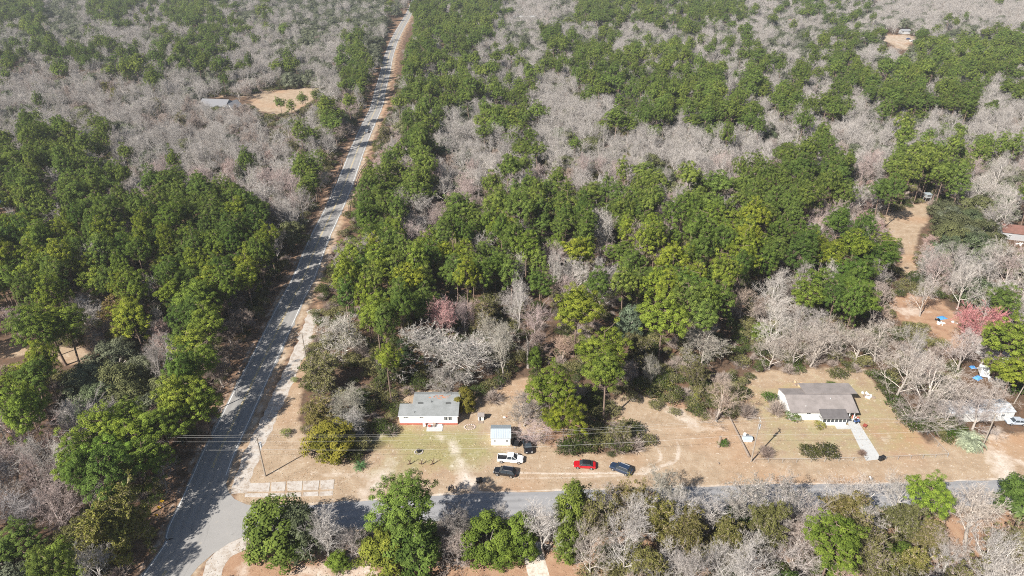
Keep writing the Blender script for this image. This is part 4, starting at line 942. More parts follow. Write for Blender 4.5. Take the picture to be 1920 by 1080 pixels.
T('olive', 205, 1010, 13, 4.2, 'yellowish olive tree in front of the one by the roadside markers', (1.2,1.25,.75), var=2)
T('bare', 200, 915, 9, 3.8, 'whitish twiggy tree below the dense green clump', (.9,.9,.9))
T('bare', 300, 885, 9, 3.2, 'grey twiggy tree at the road edge beside the dense green clump', (.7,.7,.74))
T('broad', 120, 1050, 11, 4.2, 'bright green evergreen at the bottom edge, lower left', (1.35,1.4,.9))
T('bare', 548, 350, 13, 5.5, 'pinkish bare tree left of the bridge', PK, var=5)
T('bare', 525, 385, 12, 5.5, 'grey bare tree left of the bridge approach', (.85,.83,.83), var=3)
T('pine', 600, 292, 14, 4.0, 'single green pine at the left end of the bridge', None, var=3)
T('bare', 98, 340, 15, 5.6, 'white fan-shaped bare tree among the left pines', (1.2,1.2,1.22), var=2)
T('bare', 242, 360, 15, 4.6, 'tall whitish bare tree among the left pines', (1.15,1.12,1.12), var=4)
T('olive', 1490, 44, 9, 7, 'rust-orange leafed tree alone among distant grey woods', (1.9,1.0,.7))
for h in HAND:
    kind, x, y, H, Rc, label, tint, group, var, rz, lean, cx, cy = h
    plant(kind, x, y, H, Rc, rnd.uniform(0, 6.28) if rz is None else rz, label, tint, group, var, lean)

# --- the woods: every tree has its own base; the nearest 300 of a kind in view are things
def choose(lt, g):
    u = g.random()
    tab = dict(Q=[('pine', .62), ('bare', .80), ('oak', 1)], P=[('pine', .93), ('bare', 1)], p=[('pine', .7), ('bare', 1)], M=[('pine', .5), ('bare', .75), ('oak', 1)], B=[('bare', .80), ('oak', .91), ('pine', .95), ('thicket', 1)],
               b=[('thicket', .8), ('olive', .88), ('bare', 1)], O=[('oak', .85), ('bare', 1)], N=[('bare', .42), ('oak', .86), ('pine', 1)],
               V=[('olive', .5), ('bare', .92), ('broad', 1)], L=[('mossy', 1)], R=[('bare', 1)], h=[('bare', 1)])[lt]
    for k, p in tab:
        if u < p: return k
DIM = dict(pine=((14.5, 23.5), (3.1, 5.0)), bare=((9.5, 16.5), (3.8, 6.2)), thicket=((7, 10), (2.8, 3.8)), olive=((8, 12), (2.8, 3.9)), oak=((9, 12.5), (5.2, 7.2)), broad=((8, 12), (3.5, 5)), mossy=((11, 14), (5, 7)))
SPC = dict(pine=6.0, bare=6.0, thicket=4.3, olive=4.9, oak=7.0, broad=5.6, mossy=8)
g = random.Random(77); trees = []
for it in range(165000):
    # uniform over the view fan, a little wider than the frame
    y = math.sqrt(g.uniform(58 ** 2, 1330 ** 2)) if g.random() < .80 else g.uniform(58, 420)
    hw = .72 * y + 42; x = g.uniform(-hw, hw)
    dmn = 99
    if x < 60:
        j = int(np.argmin(np.abs(ML[:, 1] - y))); dmn = abs(ML[j, 0] - x)
        if dmn < (7.5 if x < ML[j, 0] else 8.5): continue
    if y < 140 and x > -75:
        j = int(np.argmin(np.abs(SL[:, 0] - x)))
        if abs(SL[j, 1] - y) < 6: continue
    px, py = P(x, y, 0)
    if y < 300 or abs(x) < 900:
        if any(inpoly(px, py, c) for c in (YARD, FIELD, FIELD2, FIELD3, DIRT, LEFTC, BOTTOM)): continue
    q15 = P(x, y, 14.0); jx, jy = ((g.gauss(0, 16), g.gauss(0, 12)) if y > 330 else (g.gauss(0, 6), g.gauss(0, 5))); l15 = letter(q15[0] + jx, q15[1] + jy)
    if l15 == '.': l15 = letter(*q15)
    if l15 in 'PMp': kind = choose('Q' if (l15 == 'P' and y > 330) else l15, g)
    else:
        q9 = P(x, y, 8.0); l9 = letter(*q9)
        if l9 != '.': l9 = letter(q9[0] + jx, q9[1] + jy)
        if l9 == '.': continue
        if l9 in 'Pp': kind = g.choice(['bare', 'thicket']) if g.random() < .25 else None
        else: kind = choose(l9, g)
        if kind == 'pine' and l15 == '.': kind = None
    if kind == 'pine' and letter(*P(x, y, 19.5)) not in 'PMpN' and g.random() < .8: kind = 'bare' if letter(*P(x, y, 19.5)) != '.' and g.random() < .6 else None
    if not kind: continue
    far = max(0, (y - 450) / 900)
    (h0, h1), (r0, r1) = DIM[kind]
    H = g.uniform(h0, h1); Rc = g.uniform(r0, r1)
    if y > 330: Rc *= 1.05 + far * .35
    sp = SPC[kind] * g.uniform(.85, 1.15) * (1 + far * .55)
    if dmn < 24 and kind == 'pine' and y > 160: sp *= .85
    if y < 118: sp *= .74
    elif x < 0 and y < 330 and kind == 'pine': sp *= .88
    if near(x, y, sp): continue
    # keep what the photograph shows clear in view
    bad = False
    for zz, dx in ((H * .95, 0), (H * .6, -Rc * .9), (H * .6, Rc * .9), (H * .3, 0)):
        qx, qy = P(x + dx, y, zz)
        if any(inpoly(qx, qy, v) for v in VIS) or (zz > H * .5 and any(inpoly(qx, qy, v) for v in VIS2)): bad = True; break
    if bad: continue
    put(x, y, sp); trees.append((kind, x, y, H, Rc, g.uniform(0, 6.28), g.random()))
def inview(x, y, H):
    a = P(x, y, H * .6); return -30 < a[0] < 1950 and -15 < a[1] < 1110
trees.sort(key=lambda q: q[2])
CAP = dict(pine=300, bare=300, oak=150, thicket=160, olive=100, broad=60, mossy=20)
cnt = {}
for h in HAND: cnt[h[0]] = cnt.get(h[0], 0) + 1
indiv = []; rest = {}
for q in trees:
    k = q[0]
    if inview(q[1], q[2], q[3]) and cnt.get(k, 0) < CAP[k] - 2: cnt[k] = cnt.get(k, 0) + 1; indiv.append(q)
    else: rest.setdefault(k, []).append(q)
def zone(x, y):
    px, py = P(x, y, 0); j = int(np.argmin(np.abs(ML[:, 1] - y)))
    if x < ML[j, 0]:
        if y < 155: return 'woods left of the junction'
        if y < 235: return 'left pine stand'
        return 'far left woods'
    if y < 108: return 'thicket south of side road'
    if x < 65:
        if y < 200: return 'wood behind corner house'
        if y < 275: return 'middle pine stand'
        return 'woods beyond middle stand'
    if y < 190: return 'woods behind porch house'
    if y < 270: return 'stand beside tan field'
    return 'woods beyond tan field'
TINTS = dict(pine=[('deep green', (.8, .88, .8)), ('green', (1, 1, 1)), ('bright green', (1.2, 1.15, .85)), ('yellow-green', (1.45, 1.28, .8)), ('dark green', (.72, .8, .8))],
             bare=[('pale grey', (1.05, 1.05, 1.05)), ('white-limbed', (1.16, 1.15, 1.13)), ('pinkish grey', (1.05, .92, .92)), ('grey', (.92, .9, .9))],
             thicket=[('brownish', (1.0, .93, .86)), ('pinkish', (1.1, .95, .95)), ('grey', (1, 1, 1))],
             olive=[('olive', (1, 1, 1)), ('yellowish olive', (1.15, 1.15, .75)), ('dark olive', (.75, .78, .7))],
             oak=[('grey-green', (1, 1, 1)), ('dark green', (.7, .8, .65)), ('olive green', (.95, .92, .65))],
             broad=[('bright green', (1.2, 1.3, .8)), ('dark green', (.7, .8, .7))], mossy=[('pale lichen-grey', (1, 1, 1))])
WORD = dict(pine='pine', bare='bare tree', thicket='bare thicket tree', olive='half-leaved tree', oak='evergreen oak', broad='leafy evergreen', mossy='lichen oak')
rows = {}
for q in indiv:
    tn = TINTS[q[0]][int(q[6] * 997) % len(TINTS[q[0]])]
    rows.setdefault((zone(q[1], q[2]), int(q[2] // 11), q[0], tn[0]), []).append((q, tn))
zr = {}
for (zn, r, k, tname) in rows: zr.setdefault(zn, set()).add(r)
zr = {zn: {r: i + 1 for i, r in enumerate(sorted(v))} for zn, v in zr.items()}
ORD = ['', 'first', 'second', 'third', 'fourth', 'fifth', 'sixth', 'seventh', 'eighth', 'ninth', 'tenth', 'eleventh', 'twelfth']
for (zn, r, k, tname), lst in rows.items():
    lst.sort(key=lambda a: a[0][1])
    rr = zr[zn][r]; rw = ORD[rr] if rr < len(ORD) else '%dth' % rr
    for i, (q, tn) in enumerate(lst):
        place = '' if len(lst) == 1 else (ORD[i + 1] if i + 1 < len(ORD) else '%dth' % (i + 1)) + ' from left, '
        lab = '%s %s, %s%s row, %s' % (tname, WORD[k], place, rw, zn)
        plant(k, q[1], q[2], q[3], q[4], q[5], lab, tn[1], '%ss in %s' % (WORD[k], zn))

# the rest of each kind, and the undergrowth nobody could count: one object each
def stuff(name, label, kinds_objs, pts):
    """pts: x y sx sz rz variant"""
    A = np.array(pts, np.float32); me = bpy.data.meshes.new(name); me.vertices.add(len(A))
    me.vertices.foreach_set("co", np.c_[A[:, :2], np.zeros(len(A))].astype(np.float32).ravel())
    sa = me.attributes.new("scl", 'FLOAT_VECTOR', 'POINT'); sa.data.foreach_set("vector", np.c_[A[:, 2], A[:, 2], A[:, 3]].astype(np.float32).ravel())
    ra = me.attributes.new("rot", 'FLOAT_VECTOR', 'POINT'); ra.data.foreach_set("vector", np.c_[A[:, 4] * 0, A[:, 4] * 0, A[:, 4]].astype(np.float32).ravel())
    va = me.attributes.new("vid", 'INT', 'POINT'); va.data.foreach_set("value", A[:, 5].astype(np.int32))
    o = link(name, me); tag(o, label, 'woods', kind='stuff')
    ng = bpy.data.node_groups.new(name, 'GeometryNodeTree')
    ng.interface.new_socket('Geometry', in_out='INPUT', socket_type='NodeSocketGeometry'); ng.interface.new_socket('Geometry', in_out='OUTPUT', socket_type='NodeSocketGeometry')
    nn = ng.nodes; gi = nn.new('NodeGroupInput'); go = nn.new('NodeGroupOutput'); inst = nn.new('GeometryNodeInstanceOnPoints'); J = nn.new('GeometryNodeJoinGeometry')
    for objs in kinds_objs:
        jj = nn.new('GeometryNodeJoinGeometry')
        for ob in objs:
            oi = nn.new('GeometryNodeObjectInfo'); oi.inputs['Object'].default_value = ob; oi.transform_space = 'ORIGINAL'; ng.links.new(oi.outputs['Geometry'], jj.inputs[0])
        g2 = nn.new('GeometryNodeGeometryToInstance'); ng.links.new(jj.outputs[0], g2.inputs[0]); ng.links.new(g2.outputs[0], J.inputs[0])
    def na(nm, ty):
        a = nn.new('GeometryNodeInputNamedAttribute'); a.data_type = ty; a.inputs['Name'].default_value = nm; return a.outputs['Attribute']
    ng.links.new(gi.outputs[0], inst.inputs['Points']); ng.links.new(J.outputs[0], inst.inputs['Instance']); inst.inputs['Pick Instance'].default_value = True
    ng.links.new(na('vid', 'INT'), inst.inputs['Instance Index']); ng.links.new(na('scl', 'FLOAT_VECTOR'), inst.inputs['Scale'])
    ng.links.new(na('rot', 'FLOAT_VECTOR'), inst.inputs['Rotation']); ng.links.new(inst.outputs[0], go.inputs[0])
    md = o.modifiers.new('scatter', 'NODES'); md.node_group = ng
    return o
def proto(kind):
    """for every variant of a kind, the crown and trunk of a tree that stands in the wood"""
    out = []
    for cr, tr, h0, r0 in KIND[kind]:
        c = next((o for o in COL.objects if o.data == cr), None)
        if c is None: continue
        sib = [x for x in COL.objects if tr is not None and x.data == tr and x.parent == c.parent]
        out.append(([c] + sib[:1], h0, r0))
    return out
LBL = dict(pine='far pine woods running to the top of the photo', bare='far grey leafless woods running to the top of the photo', oak='far grey-green oak woods', thicket='far brown leafless thickets',
           olive='olive half-leaved woods outside the nearest thickets', broad='leafy evergreen woods beyond the counted ones', mossy='far lichen-grey oaks')
for k, lst in rest.items():
    if len(lst) < 2: continue
    pr = proto(k); pts = []
    for q in lst:
        v = int(q[6] * len(pr)) % len(pr); pts.append((q[1], q[2], q[4] / pr[v][2], q[3] / pr[v][1], q[5], v))
    stuff('distant_%s_woods' % {'pine': 'pine', 'bare': 'leafless', 'oak': 'oak', 'thicket': 'thicket', 'olive': 'olive', 'broad': 'evergreen', 'mossy': 'lichen_oak'}[k], LBL[k], [p[0] for p in pr], pts)
# undergrowth
pts = []; pr = []
for kd in ('twigshrub', 'shrub', 'oliveshrub'): pr += [(p, kd) for p in proto(kd)]
for it in range(26000):
    y = math.sqrt(g.uniform(60 ** 2, 520 ** 2)); x = g.uniform(-(.72 * y + 15), .72 * y + 15)
    px, py = P(x, y, 1.0)
    j = int(np.argmin(np.abs(ML[:, 1] - y)))
    if abs(ML[j, 0] - x) < 7.5: continue
    if y < 140 and x > -75:
        j = int(np.argmin(np.abs(SL[:, 0] - x)))
        if abs(SL[j, 1] - y) < 5: continue
    if any(inpoly(px, py, c) for c in VIS) : continue
    lt = letter(*P(x, y, 8)); u = g.random()
    if lt == 'O' and u < .8: continue
    cand = [i for i, p in enumerate(pr) if (p[1] == 'twigshrub') == (g.random() < .66)] or [0]
    v = g.choice(cand); s = g.uniform(.5, 1.25)
    pts.append((x, y, s, s * g.uniform(.6, 1.1), g.uniform(0, 6.28), v))
u = stuff('undergrowth', 'brushy undergrowth of twigs and low evergreen bushes on the forest floor', [p[0][0] for p in pr], pts); u['category'] = 'undergrowth'
q = np.random.default_rng(8); n = 60000; gx_, gy_ = q.uniform(-92, 126, n), q.uniform(80, 150, n)
yw_ = [GP(YARD)] + [GP(BOTTOM)] + [GP(DIRT)]; ok = np.zeros(n, bool)
for w_ in yw_: ok |= np_inpoly(gx_, gy_, w_)
ok &= np_pldist(gx_, gy_, MAIN[:120]) > 4.4; ok &= np_pldist(gx_, gy_, SIDE[:200]) > 3.7
for w_ in SANDP[:4]: ok &= ~np_inpoly(gx_, gy_, GP(w_)) | (q.random(n) < .3)
cl = np.sin(gx_ * .55 + 2 * np.sin(gy_ * .31)) + np.sin(gy_ * .7 + 1.3 * np.sin(gx_ * .23)); ok &= (cl + q.normal(0, 1, n)) > -.1
C_ = np.c_[gx_, gy_, q.uniform(.03, .12, n)][ok]; N_ = q.normal(0, .6, C_.shape) + [0, 0, .6]
V, F = quads(C_, N_, q.uniform(.04, .13, len(C_)), q.uniform(.03, .09, len(C_)), q)
tag(link('dry_grass_and_leaves', np_mesh('dry_grass_and_leaves', V, F, [M['drygrass']], None, q.random(len(F)))), 'dry grass clumps and fallen leaves on the lawns and verges', 'ground litter', kind='stuff')
print("TREES hand", len(HAND), "indiv", len(indiv), {k: len(v) for k, v in rest.items()}, "under", len(pts))
# ------------------------------------------------------------------ buildings
def ZW(py, y): return CH - y * math.tan(PIT + math.atan((py - 540) / FOC))
def GX(px, py, y):   # x of a point seen at px,py whose distance y is known
    z = ZW(py, y); w = y * math.cos(PIT) + (CH - z) * math.sin(PIT); return (px - 960) * w / FOC
M['white'] = plain("white_siding", (.80, .80, .78), .6, .3, var=.06, sc=1.2)
M['brickred'] = plain("red_painted_base", (.38, .09, .06), .8, .2, var=.15)
t = NT("grey_shingles"); p = t.pos(); n1 = t.noise(.5, 6, .65, p); n2 = t.noise(5, 4, .7, p)
wv = t.n("ShaderNodeTexWave"); wv.wave_type = 'BANDS'; wv.bands_direction = 'Y'; wv.inputs['Scale'].default_value = 1.6; wv.inputs['Distortion'].default_value = .6; t.l(p, wv.inputs[0])
c = t.ramp(n1, [(.3, (.16, .17, .165)), (.55, (.235, .245, .245)), (.8, (.29, .30, .30))]); c = t.mix(t.mapr(n2, .3, .7, 0, .4), c, (.36, .365, .36)); c = t.mix(t.mapr(wv.outputs['Fac'], .8, 1, 0, .25), c, (.12, .12, .12))
M['shingle'] = t.bsdf(c, .95, .1, bump=n2, bstr=.3)
t = NT("brown_grey_shingles"); p = t.pos(); n1 = t.noise(.5, 6, .65, p); n2 = t.noise(5, 4, .7, p)
c = t.ramp(n1, [(.3, (.175, .155, .145)), (.55, (.255, .225, .212)), (.8, (.31, .275, .26))]); c = t.mix(t.mapr(n2, .3, .7, 0, .35), c, (.30, .27, .26))
M['shingle2'] = t.bsdf(c, .95, .1, bump=n2, bstr=.3)
M['dshingle'] = plain("dark_porch_roofing", (.13, .12, .12), .9, .1, var=.4, sc=.8)
M['metalroof'] = plain("pale_metal_roof", (.50, .56, .60), .45, .4, .3, var=.06)
M['metalshade'] = plain("shaded_metal_roof", (.36, .41, .44), .45, .4, .3, var=.08)  # back slope of the shed: same metal, its shade put into the colour
M['glass'] = plain("window_glass", (.035, .045, .055), .15, .6, var=.2)
M['trim'] = plain("white_trim", (.78, .78, .76), .6, .3, var=.04)
M['dark'] = plain("opening_shade", (.03, .03, .03), .9, .1)  # near-black panels on closed walls: the unlit inside put into the colour
M['black'] = plain("black_plastic", (.018, .018, .02), .5, .4)
M['wood'] = plain("weathered_wood", (.28, .22, .175), .95, .1, var=.3)
M['polew'] = plain("pole_wood", (.30, .26, .22), .95, .1, var=.25)
M['galv'] = plain("galvanised_steel", (.46, .47, .48), .5, .4, .3)
M['rail'] = plain("guardrail_steel", (.30, .31, .33), .5, .4, .5)
M['blue'] = plain("blue_tarp", (.08, .28, .62), .6, .3, var=.3)
M['redroof'] = plain("rusty_red_roof", (.19, .10, .08), .8, .2, var=.4, sc=.6)
M['yellow'] = plain("yellow_sign_face", (.72, .42, .03), .6, .3, var=.1)
M['tyre'] = plain("tyre_rubber", (.02, .02, .02), .9, .2); M['rimm'] = plain("alloy_rim", (.45, .45, .46), .35, .5, .6)
M['litterm'] = plain("pine_straw", (.42, .20, .12), .95, .1, var=.3)
def win(par, x, y, z0, z1, w, fr=.07, face=-1):
    """window standing proud of a wall that faces the road: frame, then the pane as its part"""
    m = MB(); yo = y + face * .05; x0, x1 = x - w / 2, x + w / 2
    a, b = sorted((yo, y + face * .005))
    m.box(x0, x1, a, b, z1 - fr, z1); m.box(x0, x1, a, b, z0, z0 + fr)
    m.box(x0, x0 + fr, a, b, z0 + fr, z1 - fr); m.box(x1 - fr, x1, a, b, z0 + fr, z1 - fr); m.box(x - fr / 3, x + fr / 3, a, b, z0 + fr, z1 - fr)
    f = m.build('window', M['trim'], par)
    MB().box(x0 + fr, x1 - fr, *sorted((y + face * .03, y + face * .004)), z0 + fr, z1 - fr).build('pane', M['glass'], f); return f
def roof_slab(pts, th, mat, par, name='roof'):
    """pts: ring on the top face in order"""
    n = len(pts); m = MB(); m.add([(x, y, z - th) for x, y, z in pts] + pts, [tuple(range(n - 1, -1, -1)), tuple(range(n, 2 * n))] + [(k, (k + 1) % n, n + (k + 1) % n, n + k) for k in range(n)])
    return m.build(name, mat, par)

# the white house on the corner
yf = G(0, 796)[1]; hx0, hx1 = GX(750, 796, yf), GX(858, 796, yf)
h = thing('house', 'low white house with grey shingle roof and red base, left of the storage shed', 'house', ((hx0 + hx1) / 2, yf, 0))
w2 = (hx1 - hx0) / 2; bk = 7.6; stp = 3.1
xs = -w2 + 3.0
m = MB(); m.slab([(-w2, 0), (w2, 0), (w2, bk), (xs, bk), (xs, stp + .2), (-w2, stp + .2)], .42, 2.62); m.build('wall', M['white'], h)
m = MB(); m.slab([(-w2 - .03, -.03), (w2 + .03, -.03), (w2 + .03, bk), (xs - .03, bk), (xs - .03, stp + .2), (-w2 - .03, stp + .2)], 0, .42); m.build('foundation', M['brickred'], h)
zr_, zl = 3.95, 2.75
def rz(y): return zl + (zr_ - zl) * (y + .35) / 6.75
rf = roof_slab([(-w2 - .25, -.35, rz(-.35)), (w2 + .3, -.35, rz(-.35)), (w2 + .3, 6.4, rz(6.4)), (xs - .25, 6.4, rz(6.4)), (xs - .25, stp + .4, rz(stp + .4)), (-w2 - .25, stp + .4, rz(stp + .4))], .12, M['shingle'], h)
q2 = [(xs - .25, 6.405, rz(6.4)), (w2 + .3, 6.405, rz(6.4)), (w2 + .3, bk + .3, 3.55), (xs - .25, bk + .3, 3.55)]
m = MB(); m.add([(x, y, z - .12) for x, y, z in q2] + q2, [(3,2,1,0),(4,5,6,7),(0,1,5,4),(1,2,6,5),(2,3,7,6),(3,0,4,7)]); m.build('roof', M['shingle'], h)
# gable infill
for sx in (-1, 1):
    xx = w2 - .06 if sx > 0 else xs + .06
    MB().add([(xx, 0, 2.63), (xx, bk - .05, 2.63), (xx, bk - .05, 3.4), (xx, 6.3, 3.78), (xx, 0, 2.66), (xx - .1, 0, 2.63), (xx - .1, bk - .05, 2.63), (xx - .1, bk - .05, 3.4), (xx - .1, 6.3, 3.78), (xx - .1, 0, 2.66)],
             [(0,1,2,3,4), (9,8,7,6,5), (0,5,6,1),(1,6,7,2),(2,7,8,3),(3,8,9,4),(4,9,5,0)]).build('gable', M['white'], h)
m = MB(); m.box(-w2 - .25, w2 + .3, -.39, -.353, 2.56, 2.76); m.build('fascia', M['trim'], h)
for px, ww, z0, z1 in ((761, 1.1, 1.95, 2.35), (790, .9, 1.95, 2.35)): win(h, GX(px, 785, yf) - (hx0 + hx1) / 2, 0, z0, z1, ww)
for px in (836, 844): win(h, GX(px, 785, yf) - (hx0 + hx1) / 2, 0, 1.25, 2.35, .9)
dm_ = MB().box(.15, 1.05, -.06, -.005, .42, 2.4).build('door', M['trim'], h); MB().box(.9, .96, -.10, -.06, 1.3, 1.4).build('handle', M['galv'], dm_)
for px, py in ((788, 750), (840, 748)):
    y_ = 3.6; xx = GX(px, py, yf + y_) - (hx0 + hx1) / 2
    MB().box(xx - .6, xx + .6, y_ - .12, y_ + .12, rz(y_) + .005, rz(y_) + .16).build('roof_vent', M['black'], rf)
MB().tube((.4, 3.9, rz(3.9)), (.4, 3.9, rz(3.9) + .5), .06).tube((-3.3, .8, rz(.8)), (-3.3, .8, rz(.8) + .35), .05).build('vent_pipe', M['black'], rf)
m = MB(); g8 = random.Random(3)
for k in range(26): 
    x_ = g8.uniform(-.2, 4.6); y_ = 6.1 - abs(g8.gauss(0, .5)); r_ = g8.uniform(.12, .4)
    m.add([(x_ + r_ * math.cos(a) * g8.uniform(.7, 1.2), y_ + r_ * .5 * math.sin(a), rz(y_ + r_ * .5 * math.sin(a)) + .015) for a in (0, 1.05, 2.1, 3.14, 4.2, 5.2)], [(0,1,2,3,4,5)])
tag(m.build('pine_straw', M['litterm'], h), 'patch of fallen pine straw on the roof of the corner house')
px0, px1 = GX(799, 811, G(0, 811)[1]) - (hx0 + hx1) / 2, GX(829, 811, G(0, 811)[1]) - (hx0 + hx1) / 2
m = MB(); m.box(px0, px1, -2.45, -.035, 0, .10); m.box(px0 + .2, px1 - .2, -.6, -.035, .10, .25); m.build('patio', M['conc'], h)
hc = ((hx0 + hx1) / 2, yf)
def patio_chair(x, y, rot, lab, mat):
    c = thing('patio_chair', lab, 'chair', (hc[0] + x, hc[1] + y, .10), rot, 'chairs on the patio')
    MB().box(-.28, .28, -.28, .28, .38, .43).build('seat', mat, c); MB().hexa([(-.28,.24,.43),(.28,.24,.43),(.28,.29,.43),(-.28,.29,.43),(-.28,.38,.98),(.28,.38,.98),(.28,.43,.98),(-.28,.43,.98)]).build('backrest', mat, c)
    for sx in (-.25, .25):
        for sy in (-.25, .25): MB().tube((sx, sy, 0), (sx, sy, .38), .02, n=5).build('leg', M['galv'], c)
patio_chair(-.9, -1.0, .3, 'white metal chair on the left of the white patio', M['trim'])
patio_chair(1.3, -1.0, -.4, 'dark chair on the right of the white patio', M['wood'])
c = thing('patio_table', 'small red and dark table between the two patio chairs', 'table', (hc[0] + .3, hc[1] - 1.1, .10))
MB().tube((0, 0, .45), (0, 0, .5), .42, n=12).build('tabletop', M['brickred'], c); MB().tube((0, 0, 0), (0, 0, .45), .04, n=6).build('leg', M['black'], c)

# a gable building helper: front faces the road, ridge along x
def gable(name, lab, cat, x, y, w, d, ze, zr, wallm, roofm, roofm2=None, rzt=0.0, ov=.3, wins=(), door=None, group=None):
    o = thing(name, lab, cat, (x, y, 0), rzt, group)
    m = MB(); a = w / 2
    m.add([(-a,0,0),(a,0,0),(a,d,0),(-a,d,0),(-a,0,ze),(a,0,ze),(a,d,ze),(-a,d,ze),(-a,d/2,zr-.06),(a,d/2,zr-.06)],
          [(0,1,5,4),(1,2,6,9,5),(2,3,7,6),(3,0,4,8,7),(4,5,9,8),(6,7,8,9),(3,2,1,0)]); m.build('wall', wallm, o)
    s = (zr - ze) / (d / 2); z0 = ze - s * ov + .06; b = a + ov
    r1 = roof_slab([(-b,-ov,z0),(b,-ov,z0),(b,d/2,zr),(-b,d/2,zr)], .1, roofm, o)
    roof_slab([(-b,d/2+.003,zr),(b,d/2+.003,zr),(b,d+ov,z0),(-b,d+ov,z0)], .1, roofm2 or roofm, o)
    for (wx, wz0, wz1, ww) in wins: win(o, wx, 0, wz0, wz1, ww)
    if door:
        dd = MB().box(door - .45, door + .45, -.05, -.004, .05, 2.05).build('door', M['trim'], o); MB().box(door + .3, door + .36, -.09, -.05, 1, 1.1).build('handle', M['black'], dd)
    return o
ys = G(0, 835)[1]; sx0, sx1 = GX(921, 835, ys), GX(957, 835, ys)
shed = gable('storage_shed', 'white storage shed with pale metal roof left of the black pickup', 'shed', (sx0 + sx1) / 2, ys, sx1 - sx0, 4.4, 2.15, 3.0, M['white'], M['metalroof'], M['metalshade'], ov=.15)
for k in (-1, 1): win(shed, k * (sx1 - sx0) * .32, 0, 1.0, 1.65, .55)
m = MB()
for k in range(12): 
    xx = -2.2 + k * .4
    if abs(xx) < (sx1 - sx0) / 2: m.hexa([(xx-.02,-.14,2.17),(xx+.02,-.14,2.17),(xx+.02,2.2,3.0),(xx-.02,2.2,3.0),(xx-.02,-.14,2.20),(xx+.02,-.14,2.20),(xx+.02,2.2,3.035),(xx-.02,2.2,3.035)])
m.build('roof_ribs', M['metalroof'], shed)
# little white playhouse
x_, y_ = G(902, 789)
o = gable('playhouse', 'tiny white playhouse with a dark doorway on the lawn behind the shed', 'playhouse', x_, y_, 1.25, 1.2, 1.5, 2.0, M['white'], M['shingle2'], ov=.18)
MB().box(-.42, -.02, -.03, -.004, .1, 1.1).build('doorway', M['dark'], o); win(o, .3, 0, .85, 1.25, .42); MB().box(-.62, .62, -1.0, -.01, 0, .12).build('porch_floor', M['wood'], o)
# pump house
x_, y_ = G(1402, 829)
o = gable('pump_house', 'low white pump house beside the transformer pole', 'pump house', x_, y_, 2.0, 1.3, .75, 1.05, M['white'], M['metalroof'], ov=.12)
MB().tube((-.5, 1.2, 1.05), (-.5, 1.2, 1.55), .32, n=12).build('tank', M['trim'], o)

# the porch house
yp = G(0, 796)[1]; zE = 2.75
yw = 127.6   # front wall
ax0, ax1 = GX(1480, 790, yw), GX(1611, 775, yw)
ax1 = GX(1611, 771, yw - .4) - .3
ox = (ax0 + ax1) / 2; a = (ax1 - ax0) / 2; D_ = 8.8
h2 = thing('house', 'long white ranch house with brown-grey roof, front porch and carport', 'house', (ox, yw, 0))
cpx = GX(1583, 775, yw) - ox     # carport from here to the right end
m = MB(); m.slab([(-a, 0), (cpx, 0), (cpx, D_), (-a, D_)], 0, zE - .12); m.build('wall', M['white'], h2)
m = MB(); m.slab([(cpx + .003, 5.0), (a - .2, 5.0), (a - .2, D_), (cpx + .003, D_)], 0, zE - .13); m.build('storeroom', M['white'], h2)
for xx, yy2 in ((a - .25, .1), (a - .25, 2.5), ((cpx + a) / 2, .1)): MB().box(xx - .08, xx + .08, yy2 - .08, yy2 + .08, 0, zE - .15).build('post', M['trim'], h2)
zr2 = 4.15
for sx in (-1, 1):
    xx = -a + .05 if sx < 0 else a - .35
    MB().add([(xx,0,zE-.118),(xx,D_,zE-.118),(xx,D_/2,zr2-.14),(xx+.1,0,zE-.118),(xx+.1,D_,zE-.118),(xx+.1,D_/2,zr2-.14)], [(0,2,1),(3,4,5),(0,1,4,3),(1,2,5,4),(2,0,3,5)]).build('gable', M['white'], h2)
roof_slab([(-a-.4,-.5,zE-.1),(a+.3,-.5,zE-.1),(a+.3,D_/2,zr2),(-a-.4,D_/2,zr2)], .12, M['shingle2'], h2)
bx0 = GX(1497, 730, yw + D_) - ox; bx1 = GX(1592, 730, yw + D_) - ox
roof_slab([(-a-.4,D_/2+.003,zr2),(a+.3,D_/2+.003,zr2),(a+.3,D_-.4,3.05),(-a-.4,D_-.4,3.05)], .12, M['shingle2'], h2)
roof_slab([(bx0,D_/2+.6,zr2-.05),(bx1,D_/2+.6,zr2-.05),(bx1,D_+1.0,zr2-.55),(bx0,D_+1.0,zr2-.55)], .14, M['shingle2'], h2)
win(h2, GX(1514, 785, yw) - ox, 0, 1.7, 2.2, 1.0)
MB().tube((-4, 1.2, 3.05), (-4, 1.2, 3.5), .06).tube((2.5, 3.2, 3.8), (2.5, 3.2, 4.1), .06).build('vent_pipe', M['trim'], h2)
yq = G(0, 797.5)[1] - yw
qx0, qx1 = GX(1540, 797, yq + yw) - ox, GX(1586, 795, yq + yw) - ox
pr_ = thing('porch', None, None); pr_.parent = h2; pr_.name = 'porch'
m = MB(); m.box(qx0, qx1, yq, yq + .1, 0, .95); m.box(qx0, qx0 + .1, yq + .1, -.01, 0, .95); m.box(qx1 - .1, qx1, yq + .1, -.01, 0, .95); m.build('porch_wall', M['white'], pr_)
for k in range(7):
    xx = qx0 + .06 + (qx1 - qx0 - .12) * k / 6; MB().box(xx - .06, xx + .06, yq, yq + .1, .953, 2.25).build('post', M['trim'], pr_)
for k in range(1, 4): MB().box(qx0, qx0 + .1, yq + (-yq) * k / 4 - .05, yq + (-yq) * k / 4 + .05, .953, 2.35).build('post', M['trim'], pr_)
